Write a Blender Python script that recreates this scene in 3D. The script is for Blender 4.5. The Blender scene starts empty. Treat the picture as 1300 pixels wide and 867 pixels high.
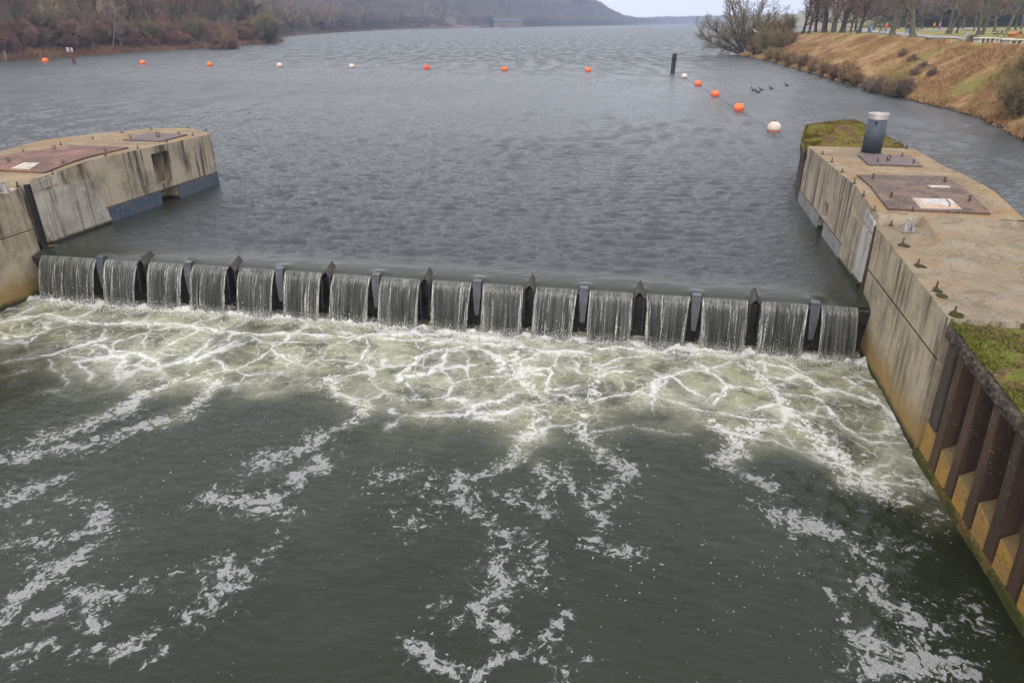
import bpy, math, random
import numpy as np
from mathutils import Vector, Matrix
R = math.radians
rng = random.Random(11)
nr = np.random.default_rng(5)
sc = bpy.context.scene
COL = sc.collection

# ------------------------------------------------------------------ camera geometry (photograph 1300 x 867)
F, HZ, HC, CX, CY = 867.0, 29.0, 6.0, 650.0, 433.5
PITCH = math.atan((CY - HZ) / F)
cP, sP = math.cos(PITCH), math.sin(PITCH)
ZD = -1.4                                   # level of the water below the weir
def ray(x, y):
    u = (x - CX) / F; v = (y - CY) / F
    return (u, cP - v * sP, -sP - v * cP)
def at(x, y, z=0.0):
    d = ray(x, y); t = (z - HC) / d[2]
    return Vector((d[0] * t, d[1] * t, z))
def atY(x, y, Y):
    d = ray(x, y); t = Y / d[1]
    return Vector((d[0] * t, Y, HC + d[2] * t))

def sm(t): t = np.clip(t, 0, 1); return t * t * (3 - 2 * t)
# ------------------------------------------------------------------ mesh helpers
def tag(o, label=None, cat=None, group=None, kind=None):
    if label: o['label'] = label
    if cat: o['category'] = cat
    if group: o['group'] = group
    if kind: o['kind'] = kind
    return o
def empty(name, loc=(0, 0, 0), rz=0.0):
    o = bpy.data.objects.new(name, None); COL.objects.link(o)
    o.location = loc; o.rotation_euler = (0, 0, rz); o.empty_display_size = .2
    return o
def link(name, me, parent=None, mats=()):
    o = bpy.data.objects.new(name, me); COL.objects.link(o)
    for m in (mats if isinstance(mats, (list, tuple)) else [mats]): me.materials.append(m)
    if parent: o.parent = parent
    return o
def copy_tree(o, parent=None):
    c = o.copy(); COL.objects.link(c); c.parent = parent
    for ch in o.children: copy_tree(ch, c)
    return c
def np_mesh(name, V, Q, smooth=False, tris=False):
    k = 3 if tris else 4
    me = bpy.data.meshes.new(name)
    V = np.asarray(V, dtype=np.float32); Q = np.asarray(Q, dtype=np.int32)
    me.vertices.add(len(V)); me.vertices.foreach_set('co', V.ravel())
    me.loops.add(Q.size); me.loops.foreach_set('vertex_index', Q.ravel())
    me.polygons.add(len(Q)); me.polygons.foreach_set('loop_start', np.arange(0, Q.size, k, dtype=np.int32))
    me.polygons.foreach_set('loop_total', np.full(len(Q), k, dtype=np.int32))
    if smooth: me.polygons.foreach_set('use_smooth', np.ones(len(Q), dtype=bool))
    me.update(calc_edges=True); me.validate()
    return me
def grid_quads(nrow, ncol, off=0):
    i = np.arange(nrow - 1)[:, None]; j = np.arange(ncol - 1)[None, :]
    a = i * ncol + j
    return np.stack([a, a + 1, a + ncol + 1, a + ncol], -1).reshape(-1, 4) + off
def fattr(me, name, vals):
    a = me.attributes.new(name, 'FLOAT', 'POINT'); a.data.foreach_set('value', np.asarray(vals, dtype=np.float32).ravel())

class MB:
    def __init__(s): s.v = []; s.f = []; s.m = []; s.cur = 0
    def add(s, vs, fs):
        o = len(s.v); s.v += [tuple(p) for p in vs]; s.f += [tuple(i + o for i in f) for f in fs]; s.m += [s.cur] * len(fs); return s
    def box(s, c, d, rz=0, rx=0, ry=0):
        M = Matrix.Translation(Vector(c)) @ Matrix.Rotation(rz, 4, 'Z') @ Matrix.Rotation(ry, 4, 'Y') @ Matrix.Rotation(rx, 4, 'X')
        vs = [M @ Vector((x * d[0] / 2, y * d[1] / 2, z * d[2] / 2)) for z in (-1, 1) for y in (-1, 1) for x in (-1, 1)]
        return s.add(vs, [(0, 2, 3, 1), (4, 5, 7, 6), (0, 1, 5, 4), (2, 6, 7, 3), (0, 4, 6, 2), (1, 3, 7, 5)])
    def prism(s, poly, z0, z1):
        n = len(poly); g = lambda z, i: z[i] if isinstance(z, (list, tuple)) else z
        vs = [(p[0], p[1], g(z0, i)) for i, p in enumerate(poly)] + [(p[0], p[1], g(z1, i)) for i, p in enumerate(poly)]
        fs = [tuple(range(n - 1, -1, -1)), tuple(range(n, 2 * n))] + [(i, (i + 1) % n, n + (i + 1) % n, n + i) for i in range(n)]
        return s.add(vs, fs)
    def hexa(s, b, t):                       # bottom quad, top quad
        return s.add(list(b) + list(t), [(3, 2, 1, 0), (4, 5, 6, 7), (0, 1, 5, 4), (1, 2, 6, 5), (2, 3, 7, 6), (3, 0, 4, 7)])
    def tube(s, p, q, r0, r1=None, n=8, caps=True):
        p, q = Vector(p), Vector(q); r1 = r0 if r1 is None else r1
        d = (q - p).normalized(); a = d.orthogonal().normalized(); b = d.cross(a)
        vs = [c + (a * math.cos(2 * math.pi * i / n) + b * math.sin(2 * math.pi * i / n)) * r for c, r in ((p, r0), (q, r1)) for i in range(n)]
        fs = [(i, (i + 1) % n, n + (i + 1) % n, n + i) for i in range(n)]
        if caps: fs += [tuple(range(n - 1, -1, -1)), tuple(range(n, 2 * n))]
        return s.add(vs, fs)
    def path(s, pts, rad, n=6):
        pts = [Vector(p) for p in pts]; N = len(pts); vs = []; fs = []
        for k, p in enumerate(pts):
            d = (pts[min(k + 1, N - 1)] - pts[max(k - 1, 0)]).normalized()
            a = d.cross(Vector((0, 0, 1)))
            a = a.normalized() if a.length > 1e-3 else Vector((1, 0, 0)); b = d.cross(a)
            r = rad[k] if isinstance(rad, (list, tuple)) else rad
            vs += [p + (a * math.cos(2 * math.pi * i / n) + b * math.sin(2 * math.pi * i / n)) * r for i in range(n)]
        for k in range(N - 1):
            fs += [(k * n + i, k * n + (i + 1) % n, (k + 1) * n + (i + 1) % n, (k + 1) * n + i) for i in range(n)]
        fs += [tuple(range(n - 1, -1, -1)), tuple((N - 1) * n + i for i in range(n))]
        return s.add(vs, fs)
    def lathe(s, prof, c=(0, 0, 0), n=20):
        vs = [(c[0] + r * math.cos(2 * math.pi * i / n), c[1] + r * math.sin(2 * math.pi * i / n), c[2] + z) for r, z in prof for i in range(n)]
        fs = [(k * n + i, k * n + (i + 1) % n, (k + 1) * n + (i + 1) % n, (k + 1) * n + i) for k in range(len(prof) - 1) for i in range(n)]
        fs += [tuple(range(n - 1, -1, -1)), tuple((len(prof) - 1) * n + i for i in range(n))]
        return s.add(vs, fs)
    def ring(s, c, r, w, d, n=14):           # upright ring standing across direction d (xy)
        pts = [Vector(c) + Vector((d[0] * math.cos(a), d[1] * math.cos(a), math.sin(a))) * r for a in [2 * math.pi * i / n for i in range(n + 1)]]
        nx = Vector((-d[1], d[0], 0)); vs = []; fs = []; k = 6
        for i, p in enumerate(pts):
            rad = (p - Vector(c)).normalized()
            vs += [p + (rad * math.cos(2 * math.pi * j / k) + nx * math.sin(2 * math.pi * j / k)) * w for j in range(k)]
        for i in range(n): fs += [(i * k + j, i * k + (j + 1) % k, (i + 1) * k + (j + 1) % k, (i + 1) * k + j) for j in range(k)]
        return s.add(vs, fs)
    def build(s, name, mats, parent=None, smooth=False, bevel=0.0, world=False):
        me = bpy.data.meshes.new(name)
        vs = s.v
        if world and parent:
            L = Vector((0, 0, 0)); q = parent
            while q: L = L + q.location; q = q.parent
            vs = [(x - L.x, y - L.y, z - L.z) for x, y, z in vs]
        me.from_pydata(vs, [], s.f); me.update()
        me.polygons.foreach_set('material_index', s.m)
        o = link(name, me, parent, mats)
        if smooth: me.polygons.foreach_set('use_smooth', [True] * len(me.polygons))
        if bevel:
            b = o.modifiers.new('bevel', 'BEVEL'); b.width = bevel; b.segments = 2; b.limit_method = 'ANGLE'; b.angle_limit = R(40)
        return o

# ------------------------------------------------------------------ material helpers
class NT:
    def __init__(s, name):
        s.mat = bpy.data.materials.new(name); s.mat.use_nodes = True; s.t = s.mat.node_tree
        s.b = s.t.nodes['Principled BSDF']; s.out = s.t.nodes['Material Output']
    def put(s, sock, v):
        if v is None: return
        if isinstance(v, bpy.types.NodeSocket): s.t.links.new(v, sock)
        elif isinstance(v, (tuple, list)) and sock.type == 'RGBA' and len(v) == 3: sock.default_value = (*v, 1)
        else: sock.default_value = v
    def n(s, typ, out=0, ins=None, **props):
        nd = s.t.nodes.new(typ)
        for k, v in props.items(): setattr(nd, k, v)
        for k, v in (ins or {}).items(): s.put(nd.inputs[k], v)
        return nd.outputs[out]
    def pos(s): return s.n('ShaderNodeNewGeometry', 'Position')
    def obj(s): return s.n('ShaderNodeTexCoord', 'Object')
    def map(s, vec, scale=(1, 1, 1), rot=(0, 0, 0), loc=(0, 0, 0)):
        return s.n('ShaderNodeMapping', 0, {'Vector': vec, 'Scale': scale, 'Rotation': rot, 'Location': loc})
    def noise(s, vec, scale, detail=4, rough=.55, dist=0, out=0, **k):
        return s.n('ShaderNodeTexNoise', out, {'Vector': vec, 'Scale': scale, 'Detail': detail, 'Roughness': rough, 'Distortion': dist}, **k)
    def vor(s, vec, scale, feature='F1', out=0, rand=1.0):
        return s.n('ShaderNodeTexVoronoi', out, {'Vector': vec, 'Scale': scale, 'Randomness': rand}, feature=feature)
    def math(s, op, a, b=None, c=None, clamp=False):
        ins = {0: a}
        if b is not None: ins[1] = b
        if c is not None: ins[2] = c
        return s.n('ShaderNodeMath', 0, ins, operation=op, use_clamp=clamp)
    def ss(s, v, a, b, lo=0.0, hi=1.0):      # smoothstep
        return s.n('ShaderNodeMapRange', 0, {'Value': v, 'From Min': a, 'From Max': b, 'To Min': lo, 'To Max': hi}, interpolation_type='SMOOTHSTEP')
    def mix(s, f, a, b, mode='MIX'):
        nd = s.t.nodes.new('ShaderNodeMix'); nd.data_type = 'RGBA'; nd.blend_type = mode; nd.clamp_factor = True
        s.put(nd.inputs[0], f); s.put(nd.inputs[6], a); s.put(nd.inputs[7], b); return nd.outputs[2]
    def sep(s, vec, i): return s.n('ShaderNodeSeparateXYZ', i, {0: vec})
    def attr(s, name): return s.n('ShaderNodeAttribute', 'Fac', attribute_name=name)
    def bump(s, h, strength=1.0, dist=.02, normal=None):
        return s.n('ShaderNodeBump', 0, {'Height': h, 'Strength': strength, 'Distance': dist, 'Normal': normal})
    def fin(s, color=None, rough=.8, normal=None, spec=.3, metal=0.0, alpha=None):
        b = s.b.inputs
        s.put(b['Base Color'], color); s.put(b['Roughness'], rough); s.put(b['Normal'], normal)
        s.put(b['Specular IOR Level'], spec); s.put(b['Metallic'], metal); s.put(b['Alpha'], alpha)
        return s.mat
def simple(name, col, rough=.7, var=.25, scale=6, metal=0.0, spec=.3, bump=.0):
    t = NT(name); p = t.pos(); nz = t.noise(p, scale, 5, .65)
    c = t.mix(t.ss(nz, .3, .7), tuple(k * (1 - var) for k in col), tuple(min(1, k * (1 + var)) for k in col))
    return t.fin(c, rough, t.bump(nz, .6, bump) if bump else None, spec, metal)

def concrete(name, base, dark, ochre=0.0, streak=.7, warm=None, algae_z=None, dirt=0.0):
    """weathered concrete: mottling, pores, run-off streaks down the walls, rust-coloured tide staining"""
    t = NT(name); p = t.pos(); z = t.sep(p, 2)
    big = t.noise(p, .9, 5, .6); mid = t.noise(p, 5, 6, .7); fine = t.noise(p, 40, 4, .7)
    c = t.mix(t.ss(big, .40, .60), tuple(k * 1.08 for k in base), tuple(k * .72 for k in base))
    c = t.mix(t.math('MULTIPLY', t.ss(mid, .50, .60), .5), c, tuple(k * 1.2 for k in base))
    c = t.mix(t.math('MULTIPLY', t.ss(fine, .50, .60), .5), c, tuple(k * .5 for k in base))
    if warm: c = t.mix(t.math('MULTIPLY', t.ss(t.noise(p, .6, 5, .65, .6), .44, .66), .75), c, warm)
    if streak:
        sv = t.map(p, (5.2, 5.2, .28)); st = t.noise(sv, 1.0, 6, .68, .25)
        st2 = t.noise(t.map(p, (1.3, 1.3, .35)), 1.0, 3, .6)
        m = t.math('MULTIPLY', t.ss(st, .47, .58), t.ss(st2, .40, .58))
        c = t.mix(t.math('MULTIPLY', m, t.math('MULTIPLY', t.ss(z, -1.2, 1.6, .55, 1.0), streak)), c, dark)
        m2 = t.ss(t.noise(t.map(p, (9, 9, .35), loc=(3, 7, 1)), 1.0, 4, .6), .58, .72)
        c = t.mix(t.math('MULTIPLY', m2, .35), c, tuple(min(.75, k * 1.45) for k in base))
    if ochre:
        nz = t.noise(p, 2.2, 6, .7); h = t.math('ADD', z, t.math('MULTIPLY', nz, -1.5))
        m = t.ss(h, -1.1, -1.9); c = t.mix(t.math('MULTIPLY', m, ochre), c, (.27, .17, .055))
        m = t.ss(t.math('ADD', z, t.math('MULTIPLY', nz, -.3)), ZD + .12, ZD - .1); c = t.mix(m, c, (.03, .032, .015))
    if algae_z is not None:
        m = t.ss(t.math('ADD', z, t.math('MULTIPLY', mid, -.12)), algae_z + .06, algae_z - .05); c = t.mix(m, c, (.035, .033, .018))
    if dirt:
        gr = t.noise(p, 75, 3, .75); c = t.mix(t.math('MULTIPLY', t.ss(gr, .47, .58), .45), c, tuple(k * .42 for k in base)); c = t.mix(t.math('MULTIPLY', t.ss(gr, .44, .36), .35), c, tuple(k * 1.5 for k in base))
        # litter, soil and lichen lying in patches on the deck, with fine dark crumbs
        dn = t.noise(p, 1.7, 7, .74, .8); c = t.mix(t.math('MULTIPLY', t.ss(dn, .50, .60), .75), c, (.13, .095, .06))
        cr = t.math('MULTIPLY', t.ss(t.vor(p, 6.5), .20, .11), t.ss(t.noise(p, 1.1, 4), .44, .56)); c = t.mix(t.math('MULTIPLY', cr, dirt), c, (.045, .035, .025))
        c = t.mix(t.math('MULTIPLY', t.ss(t.noise(p, 1.1, 6, .7), .53, .62), .5), c, (.20, .18, .15))
        c = t.mix(t.math('MULTIPLY', t.ss(t.noise(t.map(p, (.5, 1.6, 1)), 1.3, 5, .7, .4), .53, .63), .38), c, (.27, .15, .065))
    pores = t.ss(t.vor(p, 14), .0, .09); c = t.mix(t.math('MULTIPLY', t.math('SUBTRACT', 1.0, pores), .5), c, tuple(k * .3 for k in base))
    h = t.math('ADD', t.math('MULTIPLY', mid, .6), t.math('MULTIPLY', fine, .5))
    return t.fin(c, .88, t.bump(h, .7, .012), .2)

M = {}
M['wall'] = concrete('weathered_concrete_wall', (.37, .315, .23), (.055, .046, .036), ochre=.85, streak=.95, algae_z=.03)
M['wall_near'] = concrete('weathered_concrete_wall_low', (.365, .31, .22), (.055, .046, .03), ochre=.9, streak=.9)
M['top'] = concrete('sandy_concrete_top', (.265, .205, .130), (.1, .08, .06), streak=0, warm=(.25, .145, .06), dirt=.8)
M['top_near'] = concrete('worn_concrete_top', (.245, .198, .135), (.1, .08, .06), streak=0, warm=(.21, .165, .115), dirt=.8)
M['old'] = concrete('dark_mossy_concrete', (.085, .07, .054), (.025, .022, .016), streak=.5)
M['plate'] = concrete('painted_shield_plate', (.40, .365, .305), (.08, .07, .058), streak=.7, algae_z=.02)
M['pale'] = concrete('pale_shield_plate', (.40, .385, .36), (.10, .09, .075), streak=.7, algae_z=.1)
def yellow_block():
    t = NT('ochre_concrete_block'); p = t.pos(); a = t.noise(p, 3, 6, .7); b = t.noise(p, 18, 5, .7)
    c = t.mix(t.ss(a, .35, .65), (.36, .20, .045), (.26, .165, .065)); c = t.mix(t.math('MULTIPLY', t.ss(b, .55, .68), .8), c, (.06, .05, .03))
    c = t.mix(t.math('MULTIPLY', t.ss(t.noise(p, 7, 3), .6, .7), .6), c, (.07, .10, .025))
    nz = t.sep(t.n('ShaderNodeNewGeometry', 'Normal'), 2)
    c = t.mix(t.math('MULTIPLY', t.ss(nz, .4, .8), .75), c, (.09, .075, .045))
    return t.fin(c, .9, t.bump(b, .8, .02), .15)
M['ochre'] = yellow_block()
def rust(name, a, b, c2, sc_=2.0, rough=.75, metal=0.0):
    t = NT(name); p = t.pos(); n1 = t.noise(p, sc_, 6, .7, .4); n2 = t.noise(p, sc_ * 7, 5, .7)
    c = t.mix(t.ss(n1, .43, .56), a, b); c = t.mix(t.math('MULTIPLY', t.ss(n2, .52, .62), .75), c, c2)
    return t.fin(c, t.ss(n1, .3, .7, rough - .15, rough + .1), t.bump(n2, .5, .004), .35, metal)
M['hatch_red'] = rust('rusty_red_hatch_steel', (.185, .075, .045), (.10, .055, .04), (.085, .072, .06), 1.1)
M['hatch_brown'] = rust('rusty_brown_hatch_steel', (.12, .066, .044), (.068, .047, .037), (.16, .12, .095), 1.3)
M['hatch_dark'] = rust('dark_hatch_steel', (.11, .065, .055), (.085, .07, .068), (.18, .15, .15), 2.2)
M['rust'] = rust('rusted_bolt_steel', (.09, .055, .04), (.05, .038, .033), (.13, .08, .05), 9)
M['galv'] = rust('galvanised_steel', (.30, .28, .27), (.22, .2, .19), (.36, .34, .32), 9, .5, .3)
def pile_mat():
    t = NT('brown_sheet_pile'); p = t.pos(); n1 = t.noise(t.map(p, (3, 3, .5)), 1.0, 6, .7, .4); n2 = t.noise(p, 14, 5, .7)
    c = t.mix(t.ss(n1, .36, .64), (.078, .043, .026), (.042, .027, .019)); c = t.mix(t.math('MULTIPLY', t.ss(n2, .52, .70), .75), c, (.10, .065, .045))
    c = t.mix(t.math('MULTIPLY', t.ss(t.noise(t.map(p, (6, 6, .8)), 1.0, 4), .58, .7), .5), c, (.085, .06, .05))
    z = t.sep(p, 2); sp = t.math('MULTIPLY', t.ss(t.vor(p, 19), .24, .14), t.math('MULTIPLY', t.ss(t.noise(p, 3.3, 3), .50, .62), t.ss(z, -.6, .2)))
    c = t.mix(t.math('MULTIPLY', sp, .85), c, (.40, .37, .34)); return t.fin(c, .7, t.bump(n2, .6, .006), .3)
M['pile'] = pile_mat()
M['weir_steel'] = rust('wet_dark_weir_steel', (.022, .023, .024), (.03, .028, .026), (.045, .04, .034), 3, .35)
M['hood'] = rust('brown_splitter_hood', (.042, .03, .024), (.026, .022, .02), (.06, .04, .03), 5, .55)
M['slate'] = rust('slate_splitter_cap', (.07, .073, .08), (.05, .052, .058), (.12, .12, .13), 4, .3)
M['blue'] = rust('faded_blue_paint', (.048, .068, .105), (.075, .085, .11), (.15, .14, .125), 1.4, .6)
M['bluegrey'] = rust('greyed_blue_paint', (.25, .245, .22), (.20, .20, .19), (.06, .085, .15), 1.5, .8)
M['white_paint'] = rust('worn_white_paint', (.44, .42, .40), (.34, .31, .29), (.16, .11, .1), 5, .7)
M['orange_paint'] = simple('faded_orange_line', (.5, .27, .09), .7)
M['cream_paint'] = rust('worn_cream_paint', (.44, .40, .33), (.33, .28, .22), (.17, .11, .09), 4, .7)
M['pipe_blue'] = rust('blue_grey_pipe_coat', (.038, .050, .070), (.046, .057, .076), (.055, .066, .085), 6, .55)
M['pipe_cap'] = rust('bare_aluminium', (.5, .48, .46), (.42, .4, .39), (.55, .53, .5), 6, .4, .6)
M['dark'] = simple('dark_cavity', (.02, .019, .018), .9)
M['wood_dark'] = rust('wet_dark_timber', (.045, .038, .032), (.03, .026, .024), (.08, .065, .05), 5, .8)

def moss_mat(name, mossy, soil, cover):
    t = NT(name); p = t.pos(); a = t.noise(p, 1.6, 6, .7, .5); b = t.noise(p, 22, 5, .75); d = t.noise(p, 6, 4, .6)
    g = t.mix(t.ss(b, .3, .7), tuple(k * .45 for k in mossy), tuple(k * 1.3 for k in mossy))
    s = t.mix(t.ss(b, .35, .65), tuple(k * .5 for k in soil), tuple(k * 1.3 for k in soil))
    s = t.mix(t.math('MULTIPLY', t.ss(t.vor(p, 9), .25, .1), .8), s, (.30, .27, .23))
    c = t.mix(t.ss(t.math('ADD', a, t.math('MULTIPLY', d, .25)), cover - .05, cover + .06), s, g)
    return t.fin(c, .95, t.bump(t.math('ADD', b, d), 1.0, .04), .1)
M['moss'] = moss_mat('yellow_green_moss', (.14, .125, .018), (.11, .06, .028), .60)
M['moss_green'] = moss_mat('green_moss_on_soil', (.14, .15, .03), (.13, .075, .042), .61)
M['moss_patch'] = moss_mat('moss_patch', (.05, .052, .014), (.06, .045, .025), .5)
M['moss_tuft'] = moss_mat('moss_tuft', (.17, .18, .035), (.13, .125, .03), .3)

# ------------------------------------------------------------------ weir frame
WA = at(127.7, 325.2, -.05); WB = at(1040, 383.3, -.05)
wd = (WB - WA).normalized(); wn = Vector((-wd.y, wd.x, 0))          # wn points upstream
WROT = math.atan2(wd.y, wd.x)
def wpt(u, v, z): return (WA.x + wd.x * u + wn.x * v, WA.y + wd.y * u + wn.y * v, z)
SPL = [i * 1.3815 + .02 for i in range(15)]
UL, UR = -1.96, 20.42
def to_uv(x, y): return (x - WA.x) * wd.x + (y - WA.y) * wd.y, (x - WA.x) * wn.x + (y - WA.y) * wn.y

# ------------------------------------------------------------------ waves
def waves(x, y, comps, spacing):
    z = np.zeros_like(x)
    for lam, ang, amp, ph in comps:
        k = 2 * math.pi / lam
        w = np.clip((lam / spacing - 2.5) / 1.5, 0, 1) * amp
        a = k * (x * math.cos(ang) + y * math.sin(ang)) + ph
        s = np.sin(a + .35 * np.sin(k * .31 * (x * math.sin(ang) - y * math.cos(ang)) + ph * 2))
        z += w * (s - .25 * np.cos(2 * a))
    return z
def make_comps(n, l0, l1, main, spread, slope, seed):
    r = random.Random(seed); out = []
    for i in range(n):
        lam = l0 * (l1 / l0) ** (i / (n - 1)) * r.uniform(.9, 1.1)
        out.append((lam, main + r.gauss(0, spread), slope * lam / (2 * math.pi) * r.uniform(.6, 1.3) * (l0 / lam) ** .25, r.uniform(0, 6.28)))
    return out
def vnoise(x, y, scale, seed, octv=4):
    """value noise on numpy arrays"""
    g = np.random.default_rng(seed); T = g.random((256, 256)); z = np.zeros_like(x); a = 1.0; tot = 0
    for o in range(octv):
        xs = x * scale + 13.7 * o + 500; ys = y * scale + 7.3 * o + 500
        xi = np.floor(xs).astype(int); yi = np.floor(ys).astype(int); fx = xs - xi; fy = ys - yi
        fx = fx * fx * (3 - 2 * fx); fy = fy * fy * (3 - 2 * fy)
        A = T[xi % 256, yi % 256]; B = T[(xi + 1) % 256, yi % 256]; C_ = T[xi % 256, (yi + 1) % 256]; D = T[(xi + 1) % 256, (yi + 1) % 256]
        z += a * ((A * (1 - fx) + B * fx) * (1 - fy) + (C_ * (1 - fx) + D * fx) * fy); tot += a; a *= .5; scale *= 2
    return z / tot

def crest_z(v):                               # draw-down of the surface towards the crest
    return -.13 * np.exp(-np.maximum(v, 0) / .38)

def upper_water():
    N, NC = 1200, 900
    g = 1.0048; v = .05 * (g ** np.arange(N) - 1) / (g - 1)
    U0 = np.where(v < 30, -2.2 - 1.35 * np.maximum(v - 2, 0), -2.2 - 1.35 * 28 - .9 * (v - 30))
    U1 = 20.6 + np.maximum(v - 1.5, 0) * 1.25
    s = np.linspace(0, 1, NC)
    # denser columns in the middle of the view
    u = U0[:, None] * (1 - s) + U1[:, None] * s; vv = np.repeat(v[:, None], NC, 1)
    x = WA.x + wd.x * u + wn.x * vv; y = WA.y + wd.y * u + wn.y * vv
    sp = np.maximum(np.gradient(v)[:, None], (U1 - U0)[:, None] / NC)
    comps = make_comps(36, .22, .95, R(-97), .34, .076, 3)
    edge = np.where((vv < 11) & (u > -2.6) & (u < 24), np.clip(np.minimum(u + 1.7, 20.5 + .045 * vv - u) / 1.8, .15, 1), 1.0)
    edge = 1 - (1 - edge) * np.clip((10 - vv) / 4, 0, 1)
    fade = np.clip((vv - .25) / 1.5, 0, 1) ** 1.3 * edge
    patch = .45 + 1.1 * vnoise(x, y, .11, 4, 3)
    z = waves(x, y, comps, sp) * fade * patch + crest_z(vv)
    for i, us in enumerate(SPL):             # water piling up round the splitters
        d2 = ((u - us) / .2) ** 2 + ((vv - .16) / .14) ** 2
        z += (.05 if i % 2 == 0 else .035) * np.exp(-d2)
    me = np_mesh('upper_water', np.stack([x, y, z], -1).reshape(-1, 3), grid_quads(N, NC), True)
    fattr(me, 'calm', 1 - fade); fattr(me, 'lod', np.clip((sp * 2.5 - .3) / 1.2, 0, 1) + 0 * vv)
    return me
def upper_mat():
    t = NT('river_water'); p = t.pos(); calm = t.attr('calm'); lod = t.attr('lod')
    q = t.map(p, (.62, 1.7, 1), rot=(0, 0, R(-7)))
    d1 = t.noise(q, 4.6, 5, .66); d2 = t.noise(q, 1.25, 2, .55); d3 = t.noise(t.map(p, (.02, .05, 1)), 1.0, 4, .6)
    d4 = t.noise(t.map(p, (.28, .75, 1), rot=(0, 0, R(-6))), 1.0, 3, .6)
    h = t.math('ADD', t.math('ADD', t.math('MULTIPLY', d1, .85), t.math('MULTIPLY', d2, .25)), t.math('MULTIPLY', d4, t.math('MULTIPLY', t.math('SUBTRACT', 1.0, calm), t.math('ADD', .7, t.math('MULTIPLY', lod, 1.8)))))
    d5 = t.noise(t.map(p, (.75, .20, 1), rot=(0, 0, R(5))), 1.0, 3, .65); h = t.math('ADD', h, t.math('MULTIPLY', d5, t.math('MULTIPLY', lod, 3.2)))
    k = t.math('MULTIPLY', t.math('SUBTRACT', 1.0, t.math('MULTIPLY', calm, .93)), t.ss(d3, .3, .7, .75, 1.0))
    h = t.math('MULTIPLY', h, t.math('ADD', 1.0, t.math('MULTIPLY', lod, .1)))
    nrm = t.n('ShaderNodeBump', 0, {'Height': h, 'Strength': k, 'Distance': .15})
    c = t.mix(t.ss(calm, .2, 1.0), (.040, .045, .047), (.026, .029, .022))
    m = t.fin(c, t.math('ADD', .12, t.math('MULTIPLY', lod, t.ss(t.noise(t.map(p, (.5, .12, 1)), 1.0, 3, .65), .38, .62, .20, .42))), nrm, .5); t.b.inputs['IOR'].default_value = 1.33
    return m
o = link('upper_river', upper_water(), None, upper_mat()); tag(o, kind='structure')

# ------------------------------------------------------------------ water below the weir, with its foam
def za(*pts): return [(a / 1.857, 400 + b / 1.857) for a, b in pts]
def zb(*pts): return [(650 + a / 1.857, 400 + b / 1.857) for a, b in pts]
def zc(*pts): return [(440 + a / 4.333, 400 + b / 4.333) for a, b in pts]
def zl(*pts): return [(a / 4.333, 430 + b / 4.333) for a, b in pts]
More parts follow.
